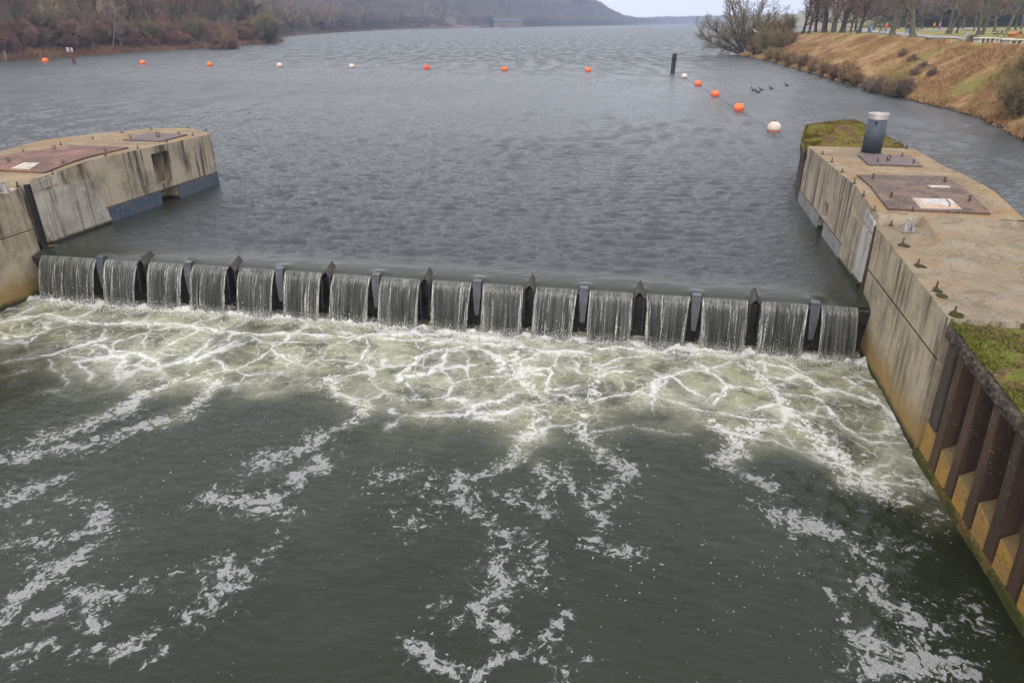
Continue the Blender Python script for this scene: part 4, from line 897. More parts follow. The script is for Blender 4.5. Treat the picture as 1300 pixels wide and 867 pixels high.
p = at(854, 93.5, 0); po = empty('mooring_post', p); tag(po, 'dark weathered timber post standing alone in the lake', 'post')
m = MB()
for dx, dy, h_ in ((-.14, 0, 2.35), (.13, .05, 2.42), (0, .17, 2.3)): m.tube((dx - .03, dy, -1.5), (dx + .02, dy, h_), .17, .15, 10)
m.build('piles', M['wood_dark'], po)
m = MB(); m.box((0, .05, 1.9), (.68, .58, .07)); m.build('band', M['rust'], po)
m = MB(); m.tube((.30, .05, 1.2), (.34, .05, 2.5), .025, n=6); m.build('rod', M['rust'], po)
p = at(94.5, 81, 0); so = empty('sign_post', p); tag(so, 'leaning rusty pile with small white and violet sign boxes near left bank', 'sign')
m = MB(); m.tube((.12, 0, -1.2), (-.12, 0, 1.75), .30, .27, 10); m.build('pile', rust('rust_red_pile', (.13, .055, .04), (.09, .045, .035), (.16, .08, .06), 3), so)
m = MB(); m.box((-.32, -.30, 2.08), (.46, .06, .62), .2); m.build('sign_board', M['white_paint'], so)
m = MB(); m.box((.28, -.27, 2.05), (.40, .06, .60), -.2); m.build('sign_board', M['white_paint'], so)
m = MB(); m.box((-.05, -.34, 2.05), (.16, .05, .3), .1); m.build('sign_symbol', simple('violet_sign_symbol', (.18, .12, .35), .5), so)
m = MB(); m.tube((-.12, 0, 1.7), (-.1, 0, 2.3), .06, n=8); m.build('bracket', M['rust'], so)

# ------------------------------------------------------------------ banks and hills
YR = np.array([-40, 15, 38.6, 49.5, 59.9, 70.9, 82, 96, 115, 135, 148, 165, 200, 300, 600, 1200, 2300, 3600])
XW = np.array([18, 23, 28.3, 32.4, 33.8, 34.8, 36.5, 38.9, 42, 44.5, 45.2, 51, 70, 110, 250, 450, 640, 760])
XC = np.array([26, 31, 35.5, 38.3, 40.8, 44, 47, 50, 54, 57, 58.5, 63, 84, 130, 280, 490, 700, 840])
YL = np.array([-60, 0, 60, 110, 126.5, 135, 160, 185, 241, 250, 270, 393, 525, 760, 943, 1264, 1709, 2343, 3600])
XL = np.array([-105, -100, -95, -90, -87.8, -83.5, -84, -79, -75.6, -77, -90, -118, -120, -119, -49, 66, 238, 470, 640])
def hR(x, y):
    x = np.asarray(x, float); y = np.asarray(y, float); w = np.interp(y, YR, XW); c = np.interp(y, YR, XC)
    t = (x - w) / (c - w); base = np.where(t < 0, np.maximum(-2.5, t * 3), 4.2 * (.75 * np.clip(t, 0, 1) + .25 * sm(t)))
    rough = (vnoise(x, y, .35, 51, 4) - .5) * .9 * sm(t * 3) * sm((1.25 - t) * 4) + (vnoise(x, y, .12, 52, 3) - .5) * .35 * sm(t * 2)
    d = np.maximum(x - c, 0)
    hill = 48 * sm((y - 285 + .12 * x) / 230) * sm((d - 6) / 40) * (1 - .6 * sm((y - 900) / 500)) * (.8 + .4 * vnoise(x, y, .006, 53, 2))
    berm = 1.0 * sm((d - 45) / 12) * sm((150 - y) / 30) * sm((d - 30) / 20) * .8
    return base + rough + d * .0035 + hill + berm
def hL(x, y):
    x = np.asarray(x, float); y = np.asarray(y, float); d = np.interp(y, YL, XL) - x
    k = np.interp(y, [0, 300, 900, 1100, 1500, 1650, 1800, 1950, 2200, 3600], [34, 70, 84, 86, 70, 55, 38, 18, 7, 7]); wdt = np.interp(y, [1100, 1600], [240, 75]); near = sm((420 - y) / 120)
    h = np.where(d < 0, np.maximum(-2.5, d * .5), 1.2 * sm(d / 4) + 3.4 * sm((d - 3) / 12) * near + k * sm((d - 5) / wdt))
    flat = sm((d - 2) / 10) * sm((90 - d) / 40) * np.exp(-((y - 900) / 130) ** 2)
    h = h * (1 - .55 * flat)
    return h + (vnoise(x, y, .25, 61, 3) - .5) * .8 * sm(d / 3) * near
def land(name, ys, xs_of, hf, mat):
    X = np.array([xs_of(y) for y in ys]); Y = np.repeat(np.array(ys)[:, None], X.shape[1], 1); Z = hf(X, Y)
    return tag(link(name, np_mesh(name, np.stack([X, Y, Z], -1).reshape(-1, 3), grid_quads(*X.shape), True), None, mat), kind='structure')
def ground_mat(name, straw, brown, green, gsc, gth):
    t = NT(name); p = t.pos(); a = t.noise(p, .35, 5, .65, .4); b = t.noise(p, 2.5, 5, .7); g = t.noise(p, gsc, 4, .6)
    c = t.mix(t.ss(a, .35, .65), straw, brown); c = t.mix(t.ss(t.math('ADD', g, t.math('MULTIPLY', b, .2)), gth, gth + .12), c, green)
    c = t.mix(t.math('MULTIPLY', t.ss(b, .5, .75), .5), c, tuple(k * .5 for k in brown))
    return t.fin(c, .95, t.bump(b, .8, .15), .1)
def bank_right_mat():
    """dry slope up to the crest, mown grass on the plateau"""
    t = NT('dry_bank_grass'); p = t.pos(); fl = t.attr('lawn'); a = t.noise(p, .35, 5, .65, .4); b = t.noise(p, 3.0, 5, .7); g = t.noise(p, .22, 4, .6)
    c = t.mix(t.ss(a, .35, .65), (.30, .20, .095), (.21, .115, .06)); c = t.mix(t.ss(t.math('ADD', g, t.math('MULTIPLY', b, .2)), .60, .75), c, (.175, .155, .05))
    lawn = t.mix(t.ss(t.noise(p, .25, 5, .7), .38, .64), (.16, .175, .042), (.27, .21, .09)); lawn = t.mix(t.math('MULTIPLY', t.ss(b, .5, .7), .4), lawn, (.09, .09, .03))
    c = t.mix(fl, c, lawn); z = t.sep(p, 2); c = t.mix(t.ss(z, .35, .05), c, (.03, .025, .018))
    return t.fin(c, .95, t.bump(b, .8, .12), .1)
ysR = np.concatenate([np.linspace(-40, 30, 20), np.linspace(31, 170, 240), np.geomspace(172, 3600, 110)])
tR = np.concatenate([np.linspace(-.5, 1.3, 40), 1.3 + np.geomspace(.05, 1, 70) * 0])
def xsR(y):
    w, c = np.interp(y, YR, XW), np.interp(y, YR, XC)
    return np.concatenate([w + (c - w) * np.linspace(-.5, 1.25, 46), c + (c - w) * .25 + np.geomspace(1, 1500, 60) - .7])
oR = land('right_bank', list(ysR), xsR, hR, bank_right_mat())
vx = np.zeros(len(oR.data.vertices) * 3, dtype=np.float32); oR.data.vertices.foreach_get('co', vx); vx = vx.reshape(-1, 3)
tt_ = (vx[:, 0] - np.interp(vx[:, 1], YR, XW)) / (np.interp(vx[:, 1], YR, XC) - np.interp(vx[:, 1], YR, XW))
fattr(oR.data, 'lawn', sm((tt_ - .90 + .12 * (vnoise(vx[:, 0], vx[:, 1], .4, 71, 3) - .5)) / .14))
ysL = np.concatenate([np.linspace(-60, 90, 20), np.linspace(92, 340, 150), np.geomspace(345, 3600, 130)])
def xsL(y):
    w = np.interp(y, YL, XL); return w - np.concatenate([np.linspace(-6, 0, 6), np.geomspace(.4, 900, 60)])
land('left_bank', list(ysL), xsL, hL, ground_mat('leafy_slope', (.17, .12, .07), (.12, .07, .045), (.12, .13, .04), .05, .66))
mw = MB(); pl_ = []                           # green clearing beyond the headland
ms = [(-121 - k, y) for y, k in ((415, 4), (440, 4), (475, 4), (500, 4), (500, 26), (470, 30), (440, 28), (415, 20))]
V = []; 
for i in range(9):
    for j in range(9):
        y = lerp(415, 490, i / 8); x = np.interp(y, YL, XL) - lerp(9, 46, j / 8); V.append((x, y, float(hL(x, y)) + .35))
tag(link('meadow', np_mesh('meadow', V, grid_quads(9, 9), True), None, ground_mat('meadow_grass', (.16, .19, .06), (.14, .16, .05), (.15, .20, .05), .1, .5)), kind='structure')
def far_hill(name, Y, x0, x1, prof, depth):
    xs = np.linspace(x0, x1, 90); ys = np.linspace(Y - depth, Y + depth, 24); X, Yg = np.meshgrid(xs, ys)
    Z = np.interp(X, *prof) * np.sqrt(np.clip(1 - ((Yg - Y) / depth) ** 2, 0, 1)) + (vnoise(X, Yg, .02, 91, 3) - .5) * 5 - .6
    tag(link(name, np_mesh(name, np.stack([X, Yg, Z], -1).reshape(-1, 3), grid_quads(24, 90), True), None, M['farwood']), kind='structure')
M['farwood'] = ground_mat('far_wood', (.13, .105, .085), (.095, .075, .065), (.09, .085, .05), .03, .7)
far_hill('hills', 2950, 430, 1500, ([430, 560, 700, 860, 1000, 1500], [14, 26, 29, 33, 30, 26]), 240)
far_hill('hills', 2480, 420, 1100, ([420, 500, 600, 740, 1100], [8, 12, 14, 13, 16]), 90)

def hit(x, y, hf, z0=4.2):                    # march along the sight line down to the terrain
    d = ray(x, y); t = np.concatenate([np.arange(20, 400, .25), np.arange(400, 3000, 2.0)])
    X, Y, Z = d[0] * t, d[1] * t, HC + d[2] * t; H_ = hf(X, Y); k = np.nonzero(Z <= H_)[0]
    if len(k): return Vector((float(X[k[0]]), float(Y[k[0]]), float(H_[k[0]])))
    p = at(x, y, z0); return Vector((p.x, p.y, float(hf(p.x, p.y))))

# paths on the right bank
def strip(name, pts, w, hf, mat, dz=.05):
    m = MB(); P = [Vector((a, b, 0)) for a, b in pts]; Q = []
    for a, b in zip(P, P[1:]):
        for k in range(10): Q.append(a.lerp(b, k / 10))
    Q.append(P[-1]); vs = []
    for i, p in enumerate(Q):
        d = (Q[min(i + 1, len(Q) - 1)] - Q[max(i - 1, 0)]).normalized(); nn = Vector((-d.y, d.x, 0))
        for k in range(5):
            q = p + nn * w * (k / 4 - .5); vs.append((q.x, q.y, float(hf(q.x, q.y)) + dz + .03))
    m.add(vs, [(i * 5 + j, i * 5 + j + 1, (i + 1) * 5 + j + 1, (i + 1) * 5 + j) for i in range(len(Q) - 1) for j in range(4)])
    return tag(m.build(name, mat, smooth=True), kind='structure')
M['path'] = rust('grey_gravel_path', (.25, .235, .235), (.22, .205, .205), (.28, .26, .25), 1, .95)
strip('path', [(47, 45), (49.5, 66), (52.6, 85.5), (58, 105), (65.5, 127), (74, 152), (86, 185), (104, 230)], 4.6, hR, M['path'])
strip('path', [(90, 168), (100, 172), (118, 190), (138, 225), (150, 262), (146, 290), (120, 300)], 5.0, hR, M['path'])

# ------------------------------------------------------------------ bare winter trees
def seg_mesh(name, segs, n, smooth=True):
    S = np.array(segs, dtype=np.float64); P, Q, r0, r1 = S[:, 0:3], S[:, 3:6], S[:, 6], S[:, 7]
    d = Q - P; d /= np.linalg.norm(d, axis=1)[:, None] + 1e-9
    ref = np.where(np.abs(d[:, 2:3]) > .9, np.array([[1., 0, 0]]), np.array([[0, 0, 1.]])); a = np.cross(d, ref); a /= np.linalg.norm(a, axis=1)[:, None] + 1e-9; b = np.cross(d, a)
    ang = np.arange(n) * 2 * math.pi / n; ring = np.cos(ang)[None, :, None] * a[:, None, :] + np.sin(ang)[None, :, None] * b[:, None, :]
    V = np.concatenate([P[:, None, :] + ring * r0[:, None, None], Q[:, None, :] + ring * r1[:, None, None]], 1).reshape(-1, 3)
    base = np.arange(len(S))[:, None, None] * 2 * n; i = np.arange(n)[None, :, None]
    F = np.concatenate([base + i, base + (i + 1) % n, base + n + (i + 1) % n, base + n + i], 2).reshape(-1, 4)
    return np_mesh(name, V, F, smooth)
def branch(r, p, d, length, rad, level, cfg, trunk, crown):
    nseg = cfg['nseg'][min(level, len(cfg['nseg']) - 1)]; step = length / nseg; rr = rad; pts = [(p.copy(), d.copy(), rr)]
    for k in range(nseg):
        j = cfg['jit'] * (1 if level else .45)
        d = (d + Vector((r.gauss(0, j), r.gauss(0, j), r.gauss(0, j) + cfg['up'][min(level, len(cfg['up']) - 1)]))).normalized()
        q = p + d * step; r2 = rad * (1 - (k + 1) / nseg * (1 - cfg['tip'])); 
        (trunk if level < cfg['split'] else crown).append((*p, *q, rr, max(r2, cfg['rmin'])))
        p, rr = q, max(r2, cfg['rmin']); pts.append((p.copy(), d.copy(), rr))
    if level >= cfg['levels']: return
    nchild = cfg['n'][level]; lo = cfg['start'][level]
    for c in range(nchild):
        f = lo + (1 - lo) * (c + r.random() * .9) / nchild; fi = min(f * nseg, nseg - 1e-3); k = int(fi); a, b = pts[k], pts[k + 1]; t = fi - k
        bp = a[0].lerp(b[0], t); bd = b[1]; az = c * 2.4 + r.uniform(-.5, .5) + r.random() * .6; spread = cfg['ang'][level] * r.uniform(.7, 1.3)
        o1 = bd.orthogonal().normalized(); o2 = bd.cross(o1); nd = (bd * math.cos(spread) + (o1 * math.cos(az) + o2 * math.sin(az)) * math.sin(spread)).normalized()
        L = length * cfg['len'][level] * r.uniform(.6, 1.2) * (1.1 - .45 * f); rb = min(lerp(a[2], b[2], t) * .75, rad * cfg['rad'][level])
        branch(r, bp, nd, L, max(rb, cfg['rmin']), level + 1, cfg, trunk, crown)
def bark(name, a, b, c): return rust(name, a, b, c, 2.5, .95)
M['bark'] = bark('green_grey_bark', (.105, .088, .055), (.075, .066, .045), (.12, .115, .06)); M['bark_dark'] = bark('dark_bark', (.06, .048, .042), (.045, .038, .034), (.08, .065, .05)); M['bark_pale'] = bark('pale_bark', (.27, .235, .19), (.20, .17, .14), (.33, .3, .25))
def twigm(name, a, b): return simple(name, tuple((x + y) / 2 for x, y in zip(a, b)), .95, .35, .35)
M['tw_brown'] = twigm('brown_twigs', (0.23, 0.13, 0.085), (0.27, 0.165, 0.105)); M['tw_olive'] = twigm('olive_twigs', (0.225, 0.175, 0.085), (0.2, 0.155, 0.08)); M['tw_red'] = twigm('red_brown_twigs', (0.26, 0.135, 0.085), (0.21, 0.115, 0.075)); M['tw_grey'] = twigm('grey_brown_twigs', (0.225, 0.16, 0.125), (0.19, 0.14, 0.11)); M['tw_straw'] = twigm('straw_twigs', (0.34, 0.23, 0.12), (0.28, 0.18, 0.09))
def make_tree(name, seed, H_, rad, cfg, mt, mc, starts=None):
    r = random.Random(seed); trunk, crown = [], []
    for p, d, L, rr in (starts or [(Vector((0, 0, -.3)), Vector((r.gauss(0, .03), r.gauss(0, .03), 1)).normalized(), H_, rad)]):
        branch(r, p, d, L, rr, 0, cfg, trunk, crown)
    if rad > .12 and not starts: trunk.insert(0, (0, 0, -.4, trunk[0][3] * .3, trunk[0][4] * .3, .45, rad * 1.75, rad * 1.05))
    root = empty(name)
    link('trunk', seg_mesh('trunk', trunk, 7), root, mt); link('crown', seg_mesh('crown', crown, 3), root, mc)
    return root
PARK = dict(levels=4, split=3, nseg=[8, 7, 6, 4, 3], jit=.13, up=[.02, .05, .03, .02, .0], tip=.25, rmin=.014, n=[9, 8, 6, 5], start=[.2, .2, .15, .1], ang=[.85, .75, .8, .8], len=[.66, .5, .5, .5], rad=[.5, .5, .45, .5])
TALL = dict(PARK, n=[13, 7, 6, 4], start=[.22, .2, .1, .1], ang=[.75, .7, .8, .8], len=[.38, .5, .5, .5], rad=[.36, .5, .45, .5])
SHRUB = dict(levels=3, split=1, nseg=[6, 5, 4, 3], jit=.16, up=[.02, .03, .02, 0], tip=.35, rmin=.012, n=[9, 8, 6], start=[.1, .1, .1], ang=[.5, .6, .7], len=[.55, .5, .5], rad=[.5, .5, .5])
def shrub_starts(r, n, L, rad, spread):
    out = []
    for i in range(n):
        a = r.random() * 6.28; t = r.random() ** .6 * spread; out.append((Vector((math.cos(a) * t * .5, math.sin(a) * t * .5, -.2)), Vector((math.cos(a) * t, math.sin(a) * t, 1)).normalized(), L * r.uniform(.7, 1.1) * (1 - .2 * t), rad))
    return out
def mk_shrub(name, seed, n, L, spread, mt, mc, rm=.012):
    return make_tree(name, seed, L, .05, dict(SHRUB, rmin=rm), mt, mc, shrub_starts(random.Random(seed), n, L, .05, spread))
def put(proto, used, p, s=1.0, rz=None, tilt=0.0):
    o = proto if proto.name not in used else copy_tree(proto)
    used.add(proto.name); o.location = p; rz = rng.uniform(0, 6.28) if rz is None else rz
    o.rotation_euler = (tilt * math.cos(rz), tilt * math.sin(rz), rz); o.scale = (s, s, s * rng.uniform(.92, 1.1)); return o
used = set()
# -- trees of the park on the right bank
pk = [make_tree('bare_tree', 21, 9.5, .36, PARK, M['bark'], M['tw_grey']), make_tree('bare_tree', 22, 10.5, .34, PARK, M['bark'], M['tw_grey']), make_tree('bare_tree', 25, 12, .24, TALL, M['bark'], M['tw_grey'])]
dk = [make_tree('bare_tree', 31, 10, .30, dict(PARK, n=[11, 8, 6, 5], start=[.14, .15, .1, .1]), M['bark_dark'], M['tw_brown']), make_tree('bare_tree', 33, 11, .27, dict(TALL, n=[15, 8, 6, 5], start=[.12, .15, .1, .1]), M['bark_dark'], M['tw_brown'])]
def ptree(pool, k, x, y, s, lab, rz=None, tilt=0.0, grp='bare trees on the right bank', z0=4.2):
    o = put(pool[k], used, hit(x, y, hR, z0), s, rz, tilt); return tag(o, lab, 'tree', grp)
ptree(pk, 0, 1132, 46, 1.12, 'bare tree with thick mossy trunk between the red-jacketed walker and the couple', .5)
ptree(pk, 1, 1159, 47.5, 1.08, 'bare tree with thick mossy trunk half hiding the walking couple', 2.0)
ptree(pk, 2, 1202, 44, 1.05, 'leaning bare tree right of the two high-visibility walkers', 1.0, .2)
ptree(pk, 2, 1206, 43.8, .9, 'thinner bare tree growing tight beside another leaning trunk', 4.0, .12)
ptree(pk, 2, 1214, 42.5, .7, 'slim dark bare tree leaning alone on the lawn', 3.2, .18)
ptree(pk, 2, 1241, 45, 1.05, 'upright bare tree behind the pair of white benches', 5.0, .03)
ptree(pk, 1, 1246, 45, .85, 'strongly leaning bare tree whose foot touches an upright trunk', 3.8, .26)
ptree(pk, 0, 1262, 41, .8, 'bare tree standing behind the picnic tables, nearer the leaning pair', 2.2, .08)
ptree(pk, 1, 1279, 40, 1.0, 'stout bare tree straight behind the picnic tables', .4)
ptree(pk, 2, 1289, 39.5, .95, 'slender bare tree at far right behind the picnic tables', 1.9, .1)
ptree(pk, 2, 1236, 40, .75, 'thin bare tree in the back row, left of the upright trunk', .9, .06)
for x, y, k, s in [(1019, 43.5, 0, .95), (1027, 43, 1, .95), (1044, 42, 0, 1.0), (1048, 41.5, 1, 1.1), (1056, 42, 1, .9), (1060, 41, 0, .9), (1067, 42, 0, 1.0), (1071, 42, 1, 1.05), (1080, 41, 1, .95), (1090, 42.5, 0, .95), (1086, 40.5, 1, 1.0), (1035, 41, 1, 1.0)]:
    ptree(dk, k, x, y, s, 'dark bare tree in the dense row between willow and walkers', None, rng.uniform(0, .08), 'dense row of dark bare trees')
for x, y, k, s in [(1108, 38.5, 1, .9), (1150, 37.8, 2, .9), (1170, 37.6, 1, .8), (1192, 37.4, 2, .9), (1222, 37.4, 2, .85), (1248, 37.2, 1, .8), (1140, 37.2, 0, .9), (1296, 37.5, 2, 1.0)]:
    ptree(pk, k, x, y, s * 1.15, 'distant bare tree standing at the far edge of the park lawn', None, .04, 'distant trees at the edge of the lawn')
# -- the willow leaning over the water
r = random.Random(4); ws = []
for az, el, L, rr in [(3.3, .95, 10, .26), (2.7, 1.15, 10.5, .26), (3.5, .42, 11.5, .24), (3.05, .25, 10.5, .2), (2.2, 1.3, 10, .22), (3.9, .7, 9.5, .2), (4.4, 1.0, 9, .2), (.55, .62, 13.5, .22), (1.0, 1.1, 9, .2), (5.2, 1.0, 8.5, .2), (3.2, .6, 10, .2), (.2, .9, 10, .2), (3.25, .08, 8.5, .17)]:
    ws.append((Vector((r.uniform(-1.5, 1.0), r.uniform(-1.2, 1.2), -.1)), Vector((math.cos(az) * math.cos(el), math.sin(az) * math.cos(el), math.sin(el))), L, rr))
wil = make_tree('willow_tree', 4, 10, .3, dict(PARK, levels=3, split=2, nseg=[9, 6, 4, 3], n=[13, 9, 7], start=[.22, .12, .1], ang=[.65, .75, .8], len=[.38, .46, .5], rad=[.42, .45, .5], up=[.03, .05, .04, .02], rmin=.016, jit=.14), M['bark_dark'], M['tw_olive'], ws)
wp_ = at(946, 68.5, .2); wil.location = (wp_.x, wp_.y, .3); tag(wil, 'big spreading bare willow leaning out over the lake from right bank point', 'willow')
# -- shrubs of the right bank, at the waterline
sh = [mk_shrub('shrub', 41, 26, 3.2, .75, M['bark_dark'], M['tw_brown']), mk_shrub('shrub', 42, 30, 2.2, .9, M['bark_dark'], M['tw_straw']), mk_shrub('shrub', 43, 26, 4.6, .6, M['bark'], M['tw_olive']), mk_shrub('shrub', 44, 28, 4.2, .7, M['bark'], M['tw_olive']), mk_shrub('shrub', 45, 34, 2.6, 1.5, M['bark'], M['tw_grey'])]
for x, y, k, s in [(958, 70, 0, .9), (968, 69, 2, .8), (978, 66, 0, .9), (986, 68, 2, .7), (995, 60, 0, .8), (1003, 56, 0, .7), (964, 60, 3, 1.1), (984, 54, 0, 1.0), (995, 50, 2, .8), (950, 66, 3, 1.0), (974, 56, 3, 1.1)]:
    tag(put(sh[k], used, hit(x, y, hR, 1.5), s), 'brown bare shrub crowding round the foot of the willow', 'shrub', 'shrubs round the willow')
for x, y, k, s in [(978, 77, 1, .8), (990, 80, 1, .8), (1003, 84, 1, .85), (1020, 88, 0, .55), (1032, 92, 1, .7), (1047, 97, 1, .7), (1060, 101, 0, .5), (1075, 104, 1, .8), (1087, 109, 1, .6)]:
    tag(put(sh[k], used, hit(x, y, hR, 1), s), 'low straw-coloured scrub bush along the right bank waterline', 'shrub', 'scrub along the right bank waterline')
for x, y, k, s in [(1104, 115, 4, .42), (1116, 118, 4, .5), (1130, 121, 1, .55), (1143, 123, 4, .5), (1152, 114, 4, .38)]:
    tag(put(sh[k], used, hit(x, y, hR, 1), s), 'greyish bare bramble bush in the clump on the slope foot', 'shrub', 'grey brambles at the slope foot')
tag(put(sh[3], used, hit(1293, 150, hR, 1), .6), 'olive bare bush at right edge hanging over the water', 'shrub')
tag(put(sh[3], used, hit(1306, 128, hR, 2), .7), 'olive bare bush at right edge, higher on the slope', 'shrub')
for x, y in [(1172, 88), (1158, 79), (1184, 97), (1146, 72), (1163, 96)]:
    tag(put(sh[4], used, hit(x, y, hR, 2), .26), 'small dark bramble in the patch midway up the grassy slope', 'shrub', 'dark brambles on the slope')

# -- dry grass of the right slope
def grass_mesh(name, pts, zs, h, w, blades, seed, lean=.7, spread=.22):
    g = np.random.default_rng(seed); N = len(pts); P = np.repeat(np.column_stack([pts, zs]), blades, 0); n = len(P); h = np.repeat(h, blades) * g.uniform(.5, 1.25, n)
    az = g.random(n) * 6.28; ln = g.uniform(.1, lean, n) * h; P = P + np.column_stack([g.normal(0, spread, n), g.normal(0, spread, n), np.zeros(n) - .05])
    dx, dy = np.cos(az), np.sin(az); ww = w * g.uniform(.6, 1.5, n); b2 = g.random(n) * 6.28
    V = np.stack([P + np.column_stack([-np.sin(b2) * ww, np.cos(b2) * ww, 0 * ww]), P + np.column_stack([np.sin(b2) * ww, -np.cos(b2) * ww, 0 * ww]), P + np.column_stack([dx * ln, dy * ln, h])], 1).reshape(-1, 3)
    return np_mesh(name, V, np.arange(n * 3).reshape(-1, 3), False, True)
def straw_mat(name, cols, sc_=.5):
    t = NT(name); p = t.pos(); a = t.noise(p, sc_, 4, .65, .3); b = t.noise(p, 2.2, 4, .7); d = t.noise(p, .18, 3)
    c = t.mix(t.ss(a, .40, .58), cols[0], cols[1]); c = t.mix(t.ss(d, .52, .66), c, cols[2]); c = t.mix(t.math('MULTIPLY', t.ss(b, .44, .60), .75), c, cols[3])
    return t.fin(c, .95, None, .1)
n = 26000; yy = 30 + 122 * nr.random(n) ** 1.25; tq = nr.random(n) * 1.0 + .03; w_ = np.interp(yy, YR, XW); c_ = np.interp(yy, YR, XC); xx = w_ + (c_ - w_) * tq
dn = vnoise(xx, yy, .3, 55, 3); keep = (dn + .25 * nr.random(n) > .50) & (tq < .97 + .1 * (dn - .5)); xx, yy, tq, dn = xx[keep], yy[keep], tq[keep], dn[keep]
o = link('dry_grass', grass_mesh('dry_grass', np.column_stack([xx, yy]), hR(xx, yy), .10 + 1.0 * np.clip(dn - .35, 0, 1) * (1 - .35 * tq), .028, 12, 9), None, straw_mat('dry_straw', [(.42, .28, .13), (.33, .185, .09), (.27, .235, .07), (.22, .13, .075)])); tag(o, kind='stuff')

# -- thicket of the left bank
tl = [make_tree('bare_tree', 51, 11, .16, dict(TALL, split=2, rmin=.022), M['bark_pale'], M['tw_grey']), make_tree('bare_tree', 52, 10, .24, dict(PARK, rmin=.022, start=[.1, .15, .1, .1], n=[11, 8, 6, 4]), M['bark_dark'], M['tw_brown']), make_tree('bare_tree', 53, 10, .22, dict(PARK, rmin=.022, start=[.08, .15, .1, .1], n=[12, 8, 6, 4]), M['bark'], M['tw_olive'])]
sl = [mk_shrub('shrub', 61, 34, 4.6, .75, M['bark_dark'], M['tw_brown'], .02), mk_shrub('shrub', 62, 34, 5.2, .7, M['bark'], M['tw_olive'], .02), mk_shrub('shrub', 63, 34, 3.0, 1.0, M['bark_dark'], M['tw_red'], .018), mk_shrub('shrub', 64, 34, 5.0, .7, M['bark_dark'], M['tw_grey'], .02)]
def lpos(y, d):
    x = float(np.interp(y, YL, XL)) - d; return Vector((x, y, float(hL(x, y))))
for i in range(64):
    y = 112 + 138 * (i + rng.random()) / 64; d = rng.uniform(2.5, 8); k = rng.choice([0, 1, 2, 2, 3, 0])
    k0 = 2 if d < 4 else k
    tag(put(sl[k0], used, lpos(y, d), rng.uniform(.75, 1.1)), {0: 'dense brown bare bush in the thicket along the left lake bank', 1: 'olive-brown bare bush in the thicket along the left lake bank', 2: 'low rust-brown bush at the waterline of the left bank', 3: 'grey-brown bare bush in the thicket along the left lake bank'}[k0], 'shrub', {0: 'brown bushes of the left bank', 1: 'olive bushes of the left bank', 2: 'rust-brown bushes of the left bank waterline', 3: 'grey bushes of the left bank'}[k0])
for i in range(78):
    y = 108 + 152 * (i + rng.random()) / 78; d = rng.uniform(9, 34); k = rng.choice([1, 2, 1, 2, 1]); 
    tag(put(tl[k], used, lpos(y, d), rng.uniform(.7, 1.05), None, rng.uniform(0, .08)), {1: 'brown bare tree in the wood behind the left bank thicket', 2: 'olive-twigged bare tree in the wood behind the left bank thicket'}[k], 'tree', {1: 'brown bare trees of the left bank wood', 2: 'olive bare trees of the left bank wood'}[k])
for x, s in [(18, 1.0), (30, 1.1), (39, .95), (50, 1.0), (62, 1.05), (5, 1.0), (150, .9), (163, .85), (128, .85)]:
    tag(put(tl[0], used, hit(x, 66, hL, 2) + Vector((-1.5, 1, 0)), s), 'slender pale-barked bare tree rising out of the left bank bushes', 'tree', 'pale slender trees of the left bank')
hb = mk_shrub('shrub', 71, 46, 7.2, .8, M['bark_dark'], M['tw_olive'], .03); p = at(336, 55.5, .2); hb.location = (p.x, p.y + 4, .5); tag(hb, 'large round bare bush on the left bank headland tip', 'shrub')
hb2 = mk_shrub('shrub', 72, 40, 6.4, .8, M['bark_dark'], M['tw_brown'], .03); p = at(286, 58, 1); hb2.location = (p.x - 3, p.y + 6, float(hL(p.x - 3, p.y + 6))); tag(hb2, 'wide brown bare bush just left of the headland bush', 'shrub')
for (x, y_, s) in [(372, 300, 1.0), (384, 330, 1.1), (378, 360, 1.05), (392, 420, 1.2), (400, 470, 1.2), (411, 500, 1.25), (421, 520, 1.2), (432, 545, 1.2), (366, 275, .9), (443, 560, 1.1)]:
    q = lpos(y_, rng.uniform(8, 16) if y_ < 400 else rng.uniform(30, 48)); tag(put(tl[1], used, q, s), 'round-headed bare tree around the green meadow beyond the headland', 'tree', 'round trees by the meadow')
g = np.random.default_rng(14); n = 9000; yy = 100 + 165 * g.random(n); dd = g.random(n) ** 1.5 * 40 + .6; xx = np.interp(yy, YL, XL) - dd
o = link('undergrowth', grass_mesh('undergrowth', np.column_stack([xx, yy]), hL(xx, yy), .5 + .9 * vnoise(xx, yy, .15, 15, 3), .05, 14, 16, 1.0, .5), None, straw_mat('bramble_and_bracken', [(.30, .15, .085), (.19, .11, .075), (.27, .19, .09), (.16, .09, .06)], .12)); tag(o, kind='stuff')

